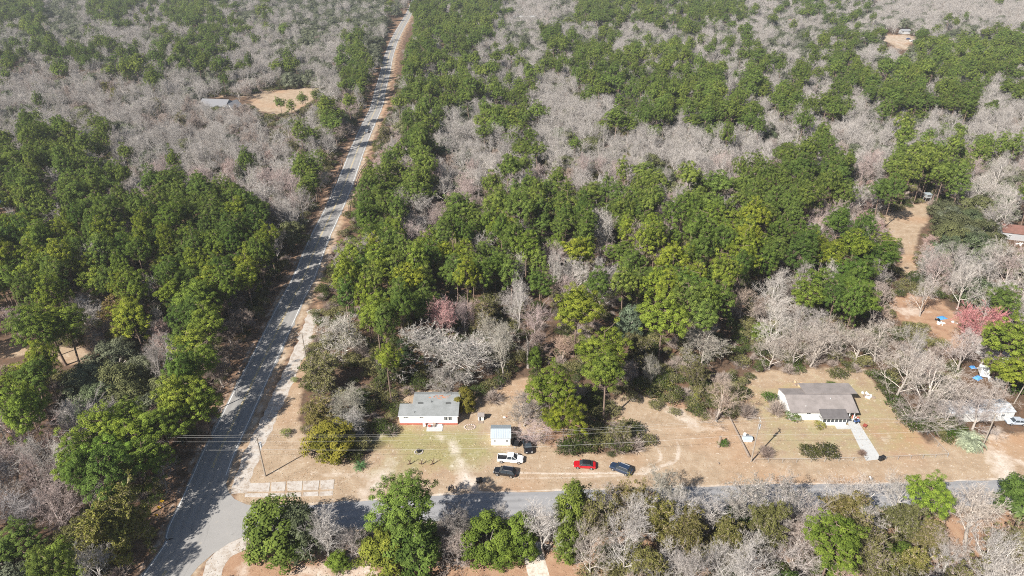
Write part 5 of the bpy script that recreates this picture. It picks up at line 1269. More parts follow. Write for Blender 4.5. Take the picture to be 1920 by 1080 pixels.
m = MB(); m.box(qx0 + .03, qx1 - .03, yq + .04, yq + .06, .955, 2.25); m.box(qx0 + .04, qx0 + .06, yq + .1, -.02, .955, 2.3); m.box(qx1 - .06, qx1 - .04, yq + .1, -.02, .955, 2.3); m.build('screens', M['glass'], pr_)
roof_slab([(qx0-.3,yq-.4,2.28),(qx1+.3,yq-.4,2.28),(qx1+.3,.4,3.02),(qx0-.3,.4,3.02)], .1, M['dshingle'], pr_, 'porch_roof')
MB().box(qx1 - 2.6, qx1 + .6, yq - 1.4, yq - .02, 0, .18).build('step', M['conc'], pr_)

# things at the carport and round the lawns
def at(px, py, z=0): return G(px, py, z)
x_, y_ = at(1606, 792); o = thing('riding_mower', 'small dark blue riding mower at the head of the concrete driveway', 'mower', (x_, y_, 0), .3)
MB().box(-.7, .6, -.3, .3, .3, .75).build('body', plain("mower_blue", (.05, .10, .25)), o, bevel=.06); MB().box(-.65, -.2, -.22, .22, .76, 1.15).build('seat', M['black'], o)
for sx, r_ in ((-.45, .3), (.5, .2)):
    for sy in (-.38, .38): MB().tube((sx, sy - .08, r_), (sx, sy + .08, r_), r_, n=12).build('wheel', M['tyre'], o)
x_, y_ = at(1621, 801); o = thing('wheelbarrow', 'rusty red wheelbarrow on the grass right of the driveway', 'wheelbarrow', (x_, y_, 0), .8)
MB().hexa([(-.35,-.25,.3),(.35,-.25,.3),(.35,.25,.3),(-.35,.25,.3),(-.6,-.4,.65),(.55,-.4,.65),(.55,.4,.65),(-.6,.4,.65)]).build('tray', plain("rusty_red", (.30, .07, .05)), o)
MB().tube((.75, -.05, .2), (.75, .05, .2), .2, n=12).build('wheel', M['tyre'], o); MB().tube((-1.2, -.3, .6), (.75, -.05, .2), .025, n=5).tube((-1.2, .3, .6), (.75, .05, .2), .025, n=5).tube((-.3, -.25, .3), (-.4, -.25, 0), .02, n=5).tube((-.3, .25, .3), (-.4, .25, 0), .02, n=5).build('handle_frame', M['galv'], o)
def heap(name, lab, cat, px, py, items, seed, r=1.0):
    x, y = at(px, py); q = random.Random(seed); o = thing(name, lab, cat, (x, y, 0))
    for k, (mt, n) in enumerate(items):
        m = MB()
        for j in range(n):
            a_, d_ = q.uniform(0, 6.28), q.uniform(0, r); cx_, cy_ = math.cos(a_) * d_, math.sin(a_) * d_; s_ = q.uniform(.12, .42) * min(1.3, r)
            c_, s2 = math.cos(a_) * s_, math.sin(a_) * s_; zz = q.uniform(.15, .55)
            m.hexa([(cx_-c_,cy_-s2,0),(cx_+s2,cy_-c_,0),(cx_+c_,cy_+s2,0),(cx_-s2,cy_+c_,0),(cx_-c_*.8,cy_-s2,zz),(cx_+s2*.7,cy_-c_,zz*.8),(cx_+c_*.9,cy_+s2,zz),(cx_-s2,cy_+c_*.7,zz*.9)])
        m.build(['pale_pile', 'dark_pile', 'coloured_pile'][k], mt, o)
    return o
heap('carport_clutter', 'reddish and white clutter stacked at the open end of the carport', 'clutter', 1604, 783, [(M['trim'], 6), (M['brickred'], 5)], 2, .7)
heap('rubbish_heap', 'white rubbish heap at the edge of the lawn right of the porch house', 'rubbish', 1627, 741, [(M['trim'], 11), (M['wood'], 5)], 3, 1.5)
heap('firewood_heap', 'split logs and branches on the lawn behind the porch house', 'firewood', 1497, 722, [(plain("cut_wood", (.55, .38, .24)), 7), (M['wood'], 9)], 4, 1.9)
heap('yard_clutter', 'white and black clutter on red dirt behind the hedge, far right', 'clutter', 1762, 605, [(M['trim'], 6), (M['black'], 4)], 5, 1.6)
heap('yard_clutter', 'white sheeting left of the large red maple', 'clutter', 1786, 604, [(M['trim'], 4), (M['wood'], 3)], 15, 1.2)
def tarp(lab, px, py, w, d, hh, rot):
    x, y = at(px, py); q = random.Random(int(px)); m = MB(); n = 7
    v = []
    for i in range(n):
        for j in range(n):
            u, s = i / (n - 1) - .5, j / (n - 1) - .5
            v.append((u * w, s * d, max(.02, hh * (1 - (2 * abs(u)) ** 3) * (1 - (2 * abs(s)) ** 3) * q.uniform(.75, 1.1))))
    m.add(v, [(i * n + j, (i + 1) * n + j, (i + 1) * n + j + 1, i * n + j + 1) for i in range(n - 1) for j in range(n - 1)])
    m.add([(-w/2,-d/2,.01),(w/2,-d/2,.01),(w/2,d/2,.01),(-w/2,d/2,.01)], [(0,3,2,1)])
    o = m.build('tarp', M['blue'], None, (x, y, 0), rot); tag(o, lab, 'tarp', 'blue tarps on the right-hand property')
tarp('blue tarp on open dirt left of the large red maple', 1766, 596, 2.6, 1.8, .4, .3)
tarp('smaller blue tarp behind the white camper shell', 1824, 689, 1.5, 1.2, .5, 0); tarp('blue tarp draped beside the white camper shell', 1833, 709, 2.2, 1.6, .7, .5)
x_, y_ = at(1842, 703); o = thing('camper_shell', 'white camper body between the blue tarps, far right', 'camper', (x_, y_, 0), 1.2)
MB().box(-1.7, 1.7, -1.0, 1.0, .4, 2.2).build('body', M['white'], o, bevel=.25); MB().box(-.9, -.1, -1.03, -1.0, 1.3, 1.8).box(.3, 1.1, -1.03, -1.0, 1.3, 1.8).build('window', M['glass'], o)
for sy in (-.9, .9): MB().tube((0, sy - .1, .35), (0, sy + .1, .35), .35, n=12).build('wheel', M['tyre'], o)
x_, y_ = at(1872, 718); o = thing('boat', 'white boat on the ground beside the black heap, far right', 'boat', (x_, y_, 0), -.4)
rr_ = []
for i in range(9):
    u = i / 8; bw = 1.0 * (1 - u ** 3) + .04; xx = -2.3 + 4.6 * u
    rr_.append([(xx, -bw * .6, .2 + .3 * u * u), (xx, -bw, .9 + .15 * u), (xx, -bw + .12, .93 + .15 * u), (xx, -bw * .5, .55), (xx, bw * .5, .55), (xx, bw - .12, .93 + .15 * u), (xx, bw, .9 + .15 * u), (xx, bw * .6, .2 + .3 * u * u)])
MB().loft(rr_).build('hull', M['white'], o); MB().hexa([(.2,-.5,.9),(.6,-.5,.9),(.6,.5,.9),(.2,.5,.9),(.0,-.45,1.35),(.15,-.45,1.35),(.15,.45,1.35),(0,.45,1.35)]).build('windshield', M['glass'], o)
heap('black_heap', 'round black covered heap behind the white boat, far right', 'heap', 1860, 694, [(M['black'], 9)], 9, 1.2)
# mobile homes on the right-hand property
x_, y_ = at(1862, 690); 
gable('mobile_home', 'grey-roofed trailer under the large red maple', 'mobile home', G(1850, 672)[0], G(1850, 672)[1], 9.5, 3.4, 2.5, 2.9, M['white'], plain("grey_trailer_roof", (.42, .42, .42)), rzt=-1.1, ov=.12, wins=((-2, 1.2, 1.9, .9), (2, 1.2, 1.9, .9)), door=0)
x_, y_ = at(1840, 795)
gable('mobile_home', 'white mobile home with pale metal roof behind the bare trees at right', 'mobile home', G(1838, 790)[0], G(1838, 790)[1], 15.5, 4.8, 2.6, 3.2, plain('dull_white_wall2', (.55, .55, .54)), plain("weathered_metal", (.45, .47, .50), var=.3), rzt=.05, ov=.15, wins=((-5, 1.2, 2.0, 1.0), (-1.5, 1.2, 2.0, 1.0), (5, 1.2, 2, 1.0)), door=2)
# barn with the rusty roof
gable('barn', 'barn with rusty red and grey roof at the right edge', 'barn', G(1915, 452)[0], G(1915, 452)[1], 13, 8, 2.8, 4.6, plain("grey_barn_boards", (.34, .34, .35)), M['redroof'], rzt=-.35, ov=.3, wins=((-4, 1.2, 2, .9), (3, 1.2, 2, .9)), door=0)
heap('barn_clutter', 'white clutter in front of the rusty-roofed barn', 'clutter', 1912, 458, [(M['trim'], 7)], 12, 1.6)
# distant houses
gable('distant_house', 'large white house with grey gable roof in the far left clearing', 'house', *G(400, 213), 17, 11, 4.4, 7.6, plain("dull_white_wall", (.48, .48, .47)), plain("pale_grey_shingle", (.19, .19, .20)), rzt=-.15, wins=((-6, 2.4, 3.8, 1.4), (-3, 2.4, 3.8, 1.4), (1, 2.4, 3.8, 1.4), (6, 2.4, 3.8, 1.4)), door=3.2)
gable('distant_garage', 'white gabled garage right of the large distant white house', 'garage', *G(447, 210), 8, 8, 3.2, 6.4, M['white'], plain("pale_grey_shingle2", (.20, .20, .21)), rzt=1.1, wins=((-2.5, 1.2, 2.4, 1.2),), door=1.5)
gable('distant_house', 'pale-roofed house half hidden in woods above the distant white house', 'house', *G(385, 140), 14, 9, 3, 5, M['white'], plain("tan_roof", (.5, .45, .4)), wins=((-3, 1.2, 2.2, 1.2), (3, 1.2, 2.2, 1.2)), door=0)
gable('distant_house', 'small white-roofed house in woods right of the pale-roofed one', 'house', *G(405, 128), 10, 7, 3, 4.6, M['white'], M['metalroof'], wins=((-2, 1.2, 2.2, 1.2), (2, 1.2, 2.2, 1.2)), door=0)
gable('distant_shed', 'small whitish shed below the distant house in the left woods', 'shed', *G(420, 132), 6, 5, 2.5, 3.4, M['white'], M['metalroof'], door=0)
gable('distant_house', 'long tan-roofed house near the top centre, right end', 'house', *G(1026, 46), 20, 12, 4, 6.5, plain("tan_wall", (.6, .5, .42)), plain("tan_roof2", (.55, .46, .40)), wins=((-5, 1.5, 3, 1.6), (5, 1.5, 3, 1.6)), door=0)
gable('distant_house', 'white-roofed house near the top centre, left of the tan-roofed one', 'house', *G(984, 42), 26, 12, 4, 6.5, M['white'], plain("white_roof", (.72, .74, .76)), wins=((-5, 1.5, 3, 1.6), (5, 1.5, 3, 1.6)), door=0)
gable('distant_house', 'white-walled house behind the white pickup at upper right', 'house', *G(1698, 64), 9, 6, 3.0, 4.6, plain('dull_white_wall3', (.45, .45, .45)), plain("grey_roof3", (.24, .24, .25)), wins=((-3, 1.5, 2.6, 1.4), (3, 1.5, 2.6, 1.4)), door=0)
gable('blue_roofed_shed', 'small shed with a bright blue roof at the left edge', 'shed', *G(2, 391), 5.5, 4.5, 2.4, 3.3, plain("brown_wall", (.4, .3, .24)), plain("blue_roof", (.12, .38, .68)), rzt=.3, door=1)
# raised hunting stand
x_, y_ = G(1736, 379); o = thing('hunting_stand', 'grey box stand on legs at the back corner of the tan field', 'hunting stand', (x_, y_, 0))
for sx in (-.9, .9):
    for sy in (-.9, .9): MB().tube((sx * 1.1, sy * 1.1, 0), (sx, sy, 2.2), .07, n=5).build('leg', M['galv'], o)
MB().box(-1.1, 1.1, -1.1, 1.1, 2.2, 3.7).build('cabin', M['galv'], o); MB().box(-1.3, 1.3, -1.3, 1.3, 3.703, 3.85).build('roof', M['metalroof'], o); MB().box(-.8, .8, -1.13, -1.103, 2.9, 3.4).build('window', M['dark'], o)

# ------------------------------------------------------------------ vehicles
def carpaint(name, c): return plain(name, c, .28, .5, 0, .03, 1, coat=.6)
def car(kind, lab, px, py, heading, paint, name='parked_car', L=None, group=None, roofm=None):
    """x forward. heading = ground angle of the nose"""
    x, y = at(px, py); T_ = dict(suv=(4.75, .93, 1.72), sedan=(4.8, .92, 1.46), pickup=(5.6, .97, 1.85))[kind]
    Ln, hw, ht = T_; Ln = L or Ln; o = thing(name, lab, {'suv': 'car', 'sedan': 'car', 'pickup': 'pickup truck'}[kind], (x, y, 0), heading, group)
    f, b = Ln / 2, -Ln / 2; belt = {'suv': 1.05, 'sedan': .93, 'pickup': 1.12}[kind]; hood = {'suv': 1.0, 'sedan': .86, 'pickup': 1.1}[kind]
    wf, wr = f - .92, b + .95
    st = [(b, .5, belt * .86, .88), (b + .12, .34, belt * .97, .97), (b + .6, .3, belt, 1.0), (wr, .3, belt, 1.0), (0, .26, belt, 1.0), (wf - .5, .28, belt * .99, 1.0), (wf, .3, hood, .99), (f - .35, .32, hood * .93, .95), (f - .06, .36, hood * .8, .86), (f, .45, hood * .66, .78)]
    rings = []
    for xx, z0, z1, ws in st:
        w = hw * ws; rings.append([(xx, -w * .92, z0), (xx, -w, z0 + .18), (xx, -w, z1 - .16), (xx, -w * .9, z1), (xx, w * .9, z1), (xx, w, z1 - .16), (xx, w, z0 + .18), (xx, w * .92, z0)])
    m = MB()
    if kind == 'pickup':
        bx = b + 1.75
        m.loft([[(xx, y_, z) for xx, y_, z in r] for r in rings if r[0][0] >= bx + .02 or True][4:], 0)
        m.box(b + .02, 0.02, -hw * .95, hw * .95, .42, .72); m.box(b + .02, .0, -hw, -hw + .12, .6, belt); m.box(b + .02, .0, hw - .12, hw, .6, belt); m.box(b, b + .1, -hw + .1, hw - .1, .6, belt)
        m.build('body', paint, o, smooth=False, bevel=.04); c0, c1, wf0 = -.55, 1.1, 1.55; cb = -.75
        MB().box(b + .12, -.1, -hw + .13, hw - .13, .725, .76).build('truck_bed', M['black'], o)
        cab = [(cb, .8), (cb + .18, .72), (c1 - .45, .74), (wf0, .86)]
    else:
        m.loft(rings, 0); m.build('body', paint, o, smooth=False, bevel=.05)
        cab = [(b + (.22 if kind == 'suv' else .55), .84), (b + (.75 if kind == 'suv' else 1.35), .74), (.45, .74), (wf - .35, .86)]
    xb, xr0, xr1, xf = [c[0] for c in cab]; zt = ht
    lo = belt - .03; wl, wt = hw * .9, hw * .72
    gl = [(xb,-wl,lo),(xf,-wl,lo),(xf,wl,lo),(xb,wl,lo),(xr0,-wt,zt-.05),(xr1,-wt,zt-.05),(xr1,wt,zt-.05),(xr0,wt,zt-.05)]
    MB().hexa(gl).build('windows', M['glass'], o)
    m = MB(); m.box(xr0 - .08, xr1 + .06, -wt - .03, wt + .03, zt - .048, zt + .02)
    for sy in (-1, 1):
        for (x0_, x1_) in ((xb, xr0), (xf, xr1)): m.tube((x0_, sy * (wl - .01), lo + .02), (x1_, sy * wt, zt - .04), .05, n=4)
        xm = (xb + xf) / 2; m.tube((xm, sy * (wl + .0), lo), (xm - .05, sy * wt, zt - .04), .045, n=4)
    m.build('cabin_frame', roofm or paint, o)
    if kind == 'suv':
        for sy in (-1, 1): MB().box(xr0 + .1, xr1 - .15, sy * wt - .03, sy * wt + .03, zt + .023, zt + .08).build('roof_rail', M['rimm'], o)
    wr_ = .40 if kind == 'pickup' else .36
    for xx in (wf, wr):
        for sy in (-1, 1):
            wh = thing('wheel', None, None); wh.parent = o; wh.name = 'wheel'; wh.location = (xx, sy * (hw - .1), wr_)
            MB().tube((0, -.13, 0), (0, .13, 0), wr_, n=16).build('tyre', M['tyre'], wh); MB().tube((0, sy * .135, 0), (0, sy * .15, 0), wr_ * .62, n=12).build('rim', M['rimm'], wh)
    for sy in (-1, 1):
        MB().box(f - .16, f + .0, sy * hw * .62 - .17, sy * hw * .62 + .17, hood * .62, hood * .80).build('headlight', plain('headlamp', (.7, .7, .7), .2, .6) if 'headlamp' not in bpy.data.materials else bpy.data.materials['headlamp'], o)
        MB().box(b - .02, b + .1, sy * hw * .72 - .1, sy * hw * .72 + .1, belt * .62, belt * .85).build('tail_light', M['brickred'], o)
        MB().box(xf - .25, xf - .05, sy * (hw + .09) - .09, sy * (hw + .09) + .09, belt, belt + .16).build('side_mirror', paint, o)
    m = MB(); m.box(f - .04, f + .03, -hw * .45, hw * .45, .52, hood * .74); m.build('grille', M['black'], o)
    return o
def hd(p0, p1):
    a_, b_ = G(*p0), G(*p1); return math.atan2(b_[1] - a_[1], b_[0] - a_[0])
car('pickup', 'white crew-cab pickup parked in front of the storage shed', 957, 864, hd((935, 861), (980, 864)), carpaint('white_paint', (.82, .82, .82)), 'pickup_truck', 5.7)
car('pickup', 'black pickup facing the side road beside the storage shed', 988, 838, hd((984, 822), (991, 846)), carpaint('black_paint', (.012, .012, .014)), 'pickup_truck', 5.5)
car('suv', 'black boxy SUV parked below the white pickup', 947, 889, hd((966, 892), (928, 886)), carpaint('black_paint2', (.012, .013, .016)), L=4.9)
car('sedan', 'red crossover with a black roof parked on the verge', 1096, 875, hd((1117, 877), (1075, 874)), carpaint('red_paint', (.42, .008, .015)), L=4.8, roofm=carpaint('black_roof', (.015, .015, .018)))
car('suv', 'dark blue wagon with silver roof rails parked at an angle', 1164, 883, hd((1182, 890), (1147, 876)), carpaint('navy_paint', (.02, .035, .07)), L=4.9)
car('sedan', 'silver car parked by the mobile home at the right edge', 1903, 794, hd((1915, 794), (1890, 793)), carpaint('silver_paint', (.42, .46, .52)), L=4.6)
car('sedan', 'grey car driving on the main road before the bridge', 688, 248, hd((690, 258), (694, 238)), carpaint('grey_paint', (.25, .27, .29)), 'moving_car', L=4.6)
car('pickup', 'white pickup parked at the far upper right clearing', 1711, 78, .2, carpaint('white_paint2', (.82, .82, .82)), 'pickup_truck', 6)
car('sedan', 'dark blue car beside the far white pickup', 1703, 74, .3, carpaint('blue_paint', (.04, .08, .25)), L=4.8)
# trailer beside the shed
x_, y_ = at(968, 832); o = thing('utility_trailer', 'black utility trailer between the storage shed and the black pickup', 'trailer', (x_, y_, 0), 1.35)
MB().box(-1.4, 1.4, -.7, .7, .5, .58).build('deck', M['black'], o)
m = MB(); [m.box(-1.4, 1.4, s * .7 - .03, s * .7 + .03, .583, .95) for s in (-1, 1)]; m.build('side_rails', M['black'], o)
for sy in (-.85, .85): MB().tube((0, sy - .1, .33), (0, sy + .1, .33), .33, n=14).build('wheel', M['tyre'], o)
MB().tube((-1.4, 0, .5), (-2.3, 0, .45), .05, n=6).build('tow_bar', M['galv'], o)

# ------------------------------------------------------------------ street furniture
def bin_(lab, px, py, rot=0):
    x, y = at(px, py); o = thing('wheelie_bin', lab, 'bin', (x, y, 0), rot, 'black wheelie bins')
    MB().hexa([(-.26,-.28,.1),(.26,-.28,.1),(.26,.28,.1),(-.26,.28,.1),(-.33,-.38,1.0),(.33,-.38,1.0),(.33,.38,1.0),(-.33,.38,1.0)]).build('body', M['black'], o)
    MB().hexa([(-.35,-.42,1.003),(.35,-.42,1.003),(.35,.40,1.003),(-.35,.40,1.003),(-.28,-.36,1.09),(.28,-.36,1.09),(.3,.36,1.14),(-.3,.36,1.14)]).build('lid', M['black'], o)
    for sx in (-.3, .3): MB().tube((sx - .04, .26, .13), (sx + .04, .26, .13), .13, n=10).build('wheel', M['tyre'], o)
bin_('black wheelie bin beside the sandy drive of the corner house', 896, 905, .2); bin_('second black wheelie bin, touching the one at the sandy drive', 901, 904, -.3)
bin_('black wheelie bin at the foot of the concrete driveway', 1650, 864, .1); bin_('black bin at the driveway foot, pushed against the fence gate', 1655, 862, .5)
bin_('black bin standing at the head of the lower sandy track', 1021, 1030, .4)
def mailbox(lab, px, py, mt, rot=0):
    x, y = at(px, py); o = thing('mailbox', lab, 'mailbox', (x, y, 0), rot)
    MB().box(-.05, .05, -.05, .05, 0, 1.0).build('post', M['wood'], o)
    m = MB(); m.loft([[(math.cos(a_) * .13, yy_, 1.16 + math.sin(a_) * .13 if a_ <= 3.2 else 1.003) for a_ in [k * math.pi / 6 for k in range(7)]] + [(-.13, yy_, 1.003), (.13, yy_, 1.003)] for yy_ in (-.32, .32)]); m.build('box', mt, o)
    MB().box(.135, .15, -.1, .0, 1.1, 1.35).build('flag', M['brickred'], o)
mailbox('black mailbox at the road edge by the sandy drive', 850, 922, M['black']); mailbox('second dark mailbox at the road edge, right of the black one', 856, 921, M['wood'], .3)
mailbox('white and red mailbox alone on the verge opposite the wide white tree', 1630, 903, M['trim'])
heap('road_edge_brush', 'dark brush heap beside the mailboxes at the road edge', 'brush heap', 842, 916, [(M['wood'], 8), (M['black'], 4)], 21, .8)
# utility poles and lines
def polething(lab, x, y, H_, arms, trans=True, rot=0.0, lean=0.0):
    o = thing('utility_pole', lab, 'utility pole', (x, y, 0), rot); o.rotation_euler[1] = lean
    MB().tube((0, 0, 0), (0, 0, H_), .17, .11, n=10).build('pole', M['polew'], o)
    for z_, w_ in arms:
        ar = MB().box(-w_, w_, -.06, .06, z_ - .06, z_ + .06).build('crossarm', M['polew'], o)
        for k in (-1, -.4, .4, 1): MB().tube((k * w_ * .95, 0, z_ + .06), (k * w_ * .95, 0, z_ + .26), .05, .03, n=6).build('insulator', M['trim'], ar)
    if trans:
        tf = MB().tube((.34, -.25, H_ - 2.9), (.34, -.25, H_ - 1.8), .28, n=12).build('transformer', plain('transformer_grey', (.62, .63, .64)) if 'transformer_grey' not in bpy.data.materials else bpy.data.materials['transformer_grey'], o)
        MB().tube((.34, -.25, H_ - 1.8), (.34, -.25, H_ - 1.5), .05, n=6).build('bushing', M['trim'], tf)
    return o
p1 = G(498, 893); p3 = G(1408, 866); p2 = G(575, 678); p0 = (p1[0] - 42, p1[1] + 1.5); p4 = (p3[0] + 52, p3[1] + 3)
polething('tall utility pole with transformer at the corner by the cracked concrete slabs', *p1, 10.8, [(10.3, 1.1)], rot=1.5)
polething('utility pole with transformer at the left end of the chain-link fence', *p3, 12.0, [(11.6, .8)], rot=1.5)
polething('wooden pole with double crossarm beside the main road and the pale lichen oak', *p2, 9.2, [(9.0, 1.3), (8.5, .9)], trans=False, rot=.05)
polething('utility pole hidden among the trees left of the junction', *p0, 11, [(10.5, 1.1)], trans=False, rot=1.5)
polething('utility pole at the right edge behind the silver palm', *p4, 11, [(10.6, .9)], trans=False, rot=1.5)
M['wirem'] = plain('weathered_wire', (.40, .39, .37))
def wire(lab, A, B, sag, r=.013, nm='power_line'):
    A = Vector(A); B = Vector(B); n = 16; segs = []
    pt = lambda t_: A.lerp(B, t_) - Vector((0, 0, sag * 4 * t_ * (1 - t_)))
    for k in range(n): segs.append((*pt(k / n), *pt((k + 1) / n), r, r))
    V, F = tubes(segs, 4); o = link(nm, np_mesh(nm, V, F, [M['wirem']])); tag(o, lab, 'power line', 'overhead lines along the side road')
for k, (dy, z1, z3, w) in enumerate([(-1.0, 10.6, 11.9, 'nearest'), (0, 10.9, 12.1, 'middle'), (1.0, 10.6, 11.9, 'farthest'), (.1, 7.4, 7.8, 'low thick')]):
    r_ = .02 if k == 3 else .013
    wire('%s overhead line between the corner pole and the fence-end pole' % w, (p1[0], p1[1] + dy, z1), (p3[0], p3[1] + dy * .7, z3), 1.6, r_)
    wire('%s overhead line crossing the main road from the corner pole' % w, (p0[0], p0[1] + dy, z1), (p1[0], p1[1] + dy, z1), .7, r_)
    wire('%s overhead line running right from the fence-end pole' % w, (p3[0], p3[1] + dy * .7, z3), (p4[0], p4[1] + dy * .7, z1), 1.0, r_)
wire('single overhead line beside the main road from the corner pole', (p1[0], p1[1], 9.8), (p2[0], p2[1], 8.9), .8)
# spare pole on the ground, stump, snag
a_, b_ = G(1367, 783), G(1404, 858); 
o = MB().tube((a_[0], a_[1], .27), (b_[0], b_[1], .30), .20, .30, n=10).build('fallen_log', M['wood']); tag(o, 'long weathered log lying from the reddish bare tree to the transformer pole', 'log')
x_, y_ = G(1347, 838); o = MB().tube((0, 0, 0), (.1, .1, 2.9), .36, .28, n=10).tube((.1, .1, 2.0), (.5, .3, 2.6), .12, .06, n=6).build('tree_stump', M['wood'], None, (x_, y_, 0)); tag(o, 'tall dark broken stump with a green bush at its foot', 'stump')
x_, y_ = G(1347, 870); o = MB().tube((0, 0, 0), (.03, 0, .35), .22, .2, n=9).build('tree_stump', M['wood'], None, (x_, y_, 0)); tag(o, 'small cut stump alone on the verge', 'stump')
x_, y_ = G(990, 690); o = thing('tree_snag', 'broken pale dead trunk with short forks behind the lawn', 'dead tree', (x_, y_, 0))
MB().tube((0, 0, 0), (-.2, 0, 8.5), .38, .22, n=9).tube((-.2, 0, 8.3), (-.5, .1, 10.0), .18, .05, n=6).tube((-.15, 0, 7.5), (.9, 0, 9.0), .14, .07, n=6).tube((.5, 0, 8.4), (1.1, .1, 8.9), .09, .05, n=5).build('trunk', M['bark'], o)
# three forked driftwood stumps on a mound, rustic planter, fire ring
for k, px in enumerate((768, 790, 811)):
    x, y = G(px, 871); q = random.Random(k); m = MB()
    m.tube((0, 0, 0), (.12, 0, .7), .13, .10, n=7).tube((.12, 0, .7), (-.35, .1, 1.35), .09, .03, n=6).tube((.12, 0, .65), (.55, .1, 1.5), .09, .03, n=6).tube((.35, .05, 1.1), (.35, .3, 1.6), .04, .02, n=5).tube((-.5, .0, .06), (.5, .1, .12), .08, .05, n=6)
    o = m.build('driftwood_stump', plain('dark_driftwood', (.10, .06, .045)) if 'dark_driftwood' not in bpy.data.materials else bpy.data.materials['dark_driftwood'], None, (x, y, .12), q.uniform(-.4, .4))
    tag(o, 'dark forked driftwood stump on sand, %s of three on the front lawn' % ('left', 'middle', 'right')[k], 'driftwood', 'driftwood stumps on the front lawn')
x_, y_ = G(785, 848); o = thing('rustic_planter', 'dark pot in a ring of stones on the front lawn behind the driftwood', 'planter', (x_, y_, 0))
MB().tube((0, 0, 0), (0, 0, .7), .3, .42, n=10).build('pot', M['black'], o)
m = MB(); [m.blob((math.cos(k * .52) * .9, math.sin(k * .52) * .7, .1), (.2, .17, .14), k, n=6) for k in range(12)]; m.build('stone_ring', plain('field_stone', (.42, .38, .36), var=.3), o)
MB().tube((0, 0, .7), (.35, .1, 1.3), .05, .02, n=5).tube((0, 0, .7), (-.4, .1, 1.2), .05, .02, n=5).tube((0, 0, .7), (.05, -.2, 1.4), .05, .02, n=5).build('dead_plant', M['wood'], o)
x_, y_ = G(881, 801); o = thing('fire_ring', 'low ash fire ring on the lawn between the house and the shed', 'fire ring', (x_, y_, 0))
m = MB(); [m.blob((math.cos(k * .42) * 1.25, math.sin(k * .42) * .9, .08), (.24, .2, .13), k, n=6) for k in range(15)]; m.build('stones', plain('pinkish_stone', (.48, .38, .34), var=.3), o); m = MB().blob((.1, .05, .03), (.8, .55, .14), 5, n=10, amp=.15); m.build('ash', M['wood'], o)
x_, y_ = G(946, 784); o = thing('garden_ornament', 'small white and red garden ornament on the lawn behind the shed', 'ornament', (x_, y_, 0)); MB().blob((0, 0, .25), (.35, .22, .25), 1, n=8).build('body', M['trim'], o); MB().tube((.2, 0, .3), (.7, .1, .5), .06, .04, n=6).build('neck', M['brickred'], o)
for px, py, lab in ((1502, 829, 'white stone in the grass in front of the porch house'), (1648, 826, 'small white block at the driveway edge')):
    pass
# palms
def palm(px, py, H_, R_, lab, nf, seed, name='palm_tree', tint=None, droop=1.0):
    x, y = G(px, py); o = thing(name, lab, 'palm', (x, y, 0)); c = link('crown', make_palm(H_, R_, nf, seed, droop), o)
    if tint: c.color = (*tint, 1)
    MB().tube((0, 0, 0), (0, 0, H_), .26, .2, n=9).build('trunk', M['barkp'], o)
palm(1816, 838, 2.0, 3.6, 'broad silvery-green feather palm on the lawn at right', 60, 5, tint=(1.25, 1.2, 1.25), droop=1.15)
palm(1893, 1012, 7.0, 1.9, 'slim fan palm with a clear trunk at the lower right edge', 34, 6, tint=(.7, .85, .4))
palm(675, 877, .5, 1.7, 'small dark green sago on the bare lawn near the junction', 30, 7, 'sago_plant', (.35, .6, .35), .9)
# chain-link fence
def fence(lab, pts, h_=1.15, step=3.0):
    W_ = [Vector((*G(*p), 0)) for p in pts]; o = thing('chain_link_fence', lab, 'fence', W_[0]); base = W_[0]
    mm = MB(); 
    for A, B in zip(W_[:-1], W_[1:]):
        L_ = (B - A).length; n = max(1, round(L_ / step)); A = A - base; B = B - base
        for k in range(n + 1):
            if k == n and (B + base - W_[-1]).length > .1: continue
            q_ = A.lerp(B, k / n); MB().tube(q_, q_ + Vector((0, 0, h_ + .06)), .035, n=6).build('post', M['galv'], o)
        mm.tube(A + Vector((0, 0, h_)), B + Vector((0, 0, h_)), .025, n=5)
        k2 = int(L_ / .5)
        for k in range(k2):
            p_ = A.lerp(B, k / k2); r_ = A.lerp(B, (k + 1) / k2)
            mm.tube(p_, r_ + Vector((0, 0, h_)), .006, n=3, cap=False); mm.tube(p_ + Vector((0, 0, h_)), r_, .006, n=3, cap=False)
    mm.build('wire_mesh', M['galv'], o)
fence('chain-link fence along the verge in front of the porch house', [(1413, 868), (1520, 867), (1624, 864)]); fence('chain-link fence right of the concrete driveway', [(1660, 863), (1776, 858)])
fence('side chain-link fence running back from the road corner', [(1776, 857), (1758, 838), (1738, 816)])
fence('low wire fence along the lower clearing edge', [(735, 1036), (800, 1034), (860, 1031), (985, 1026)], 1.0, 4)
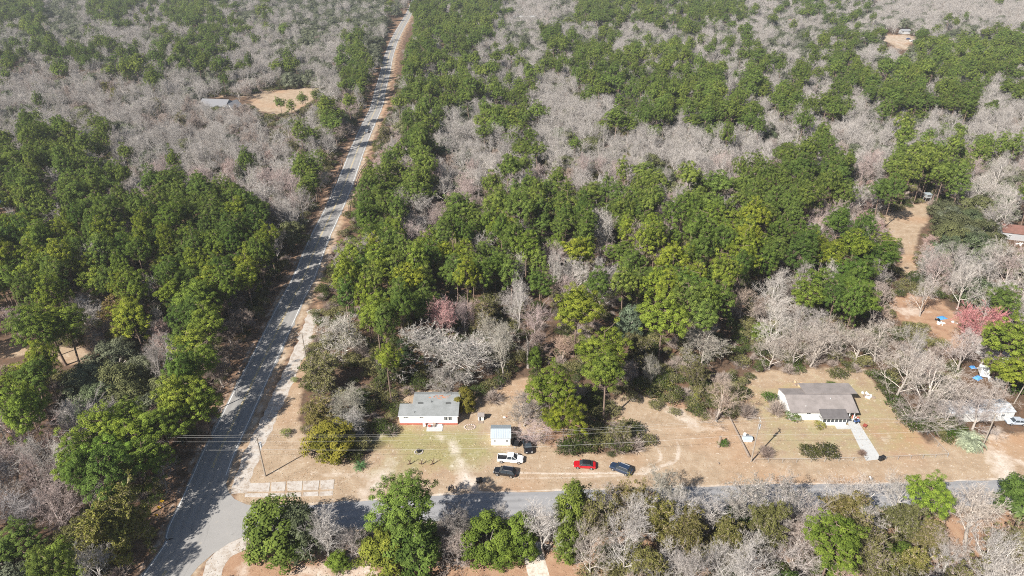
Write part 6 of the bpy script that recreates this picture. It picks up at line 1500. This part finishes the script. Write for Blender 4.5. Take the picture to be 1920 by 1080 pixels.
# guard rails at the bridge
def guardrail(lab, pts):
    W_ = smooth_line([G(*p) for p in pts], 2.0); o = thing('guardrail', lab, 'guardrail', (*W_[0], 0)); bx_, by_ = W_[0]; m = MB()
    rings = []
    L_ = np.array(W_); T_ = np.gradient(L_, axis=0); T_ /= np.linalg.norm(T_, axis=1, keepdims=True)
    for (x, y), (tx, ty) in zip(W_, T_):
        nx_, ny_ = ty, -tx; rings.append([(x - bx_ + nx_ * d_, y - by_ + ny_ * d_, z_) for d_, z_ in ((0, .45), (.09, .52), (.02, .6), (.09, .7), (0, .78), (-.05, .7), (-.05, .5))])
    m.loft(rings); m.build('rail', M['rail'], o)
    for k in range(0, len(W_), 2):
        x, y = W_[k]; MB().box(x - bx_ - .08, x - bx_ + .08, y - by_ - .08, y - by_ + .08, 0, .8).build('post', M['wood'], o)
guardrail('guardrail on the left of the main road at the bridge', [(612, 388), (622, 362), (631, 335), (639, 312), (641, 298)])
guardrail('guardrail on the right of the main road at the bridge, flared at both ends', [(653, 398), (656, 372), (664, 350), (671, 330), (680, 315), (689, 306)])
# yellow markers at the roadside
for k, (px, py, lab) in enumerate([(297, 978, 'nearest'), (302, 964, 'middle'), (308, 952, 'farthest')]):
    x, y = G(px, py); o = thing('road_marker', 'yellow roadside marker on a post left of the main road, %s of three' % lab, 'road sign', (x, y, 0), .15 * k, 'yellow roadside markers')
    MB().tube((0, 0, 0), (0, 0, 1.9), .04, n=6).build('post', M['galv'], o); s_ = .42
    m = MB(); m.add([(0,-.05,1.9-s_),(s_,-.05,1.9),(0,-.05,1.9+s_),(-s_,-.05,1.9),(0,-.03,1.9-s_),(s_,-.03,1.9),(0,-.03,1.9+s_),(-s_,-.03,1.9)], [(0,1,2,3),(7,6,5,4),(0,4,5,1),(1,5,6,2),(2,6,7,3),(3,7,4,0)]); m.build('sign_panel', M['yellow'], o)
# loose debris posts at the right edge
x_, y_ = G(1901, 757); o = MB().tube((0, 0, 0), (1.2, .6, 5.5), .14, .11, n=8).build('leaning_pole', M['polew'], None, (x_, y_, 0)); tag(o, 'leaning bare wooden post at the right edge above the mobile home', 'post')

# ------------------------------------------------------------------ the air
hz = MB(); hz.box(-3600, 3600, -400, 6100, -1.0, 112.0); ho = hz.build('haze', [])
hm = bpy.data.materials.new("haze_air"); hm.use_nodes = True; ht_ = hm.node_tree; ht_.nodes.clear()
ou = ht_.nodes.new("ShaderNodeOutputMaterial"); pv = ht_.nodes.new("ShaderNodeVolumePrincipled")
pv.inputs['Color'].default_value = (.97, .98, 1, 1); pv.inputs['Density'].default_value = HAZE; pv.inputs['Anisotropy'].default_value = .3
ht_.links.new(pv.outputs[0], ou.inputs['Volume']); ho.data.materials.append(hm); tag(ho, kind='stuff', label='thin pale haze over the whole landscape', cat='haze')
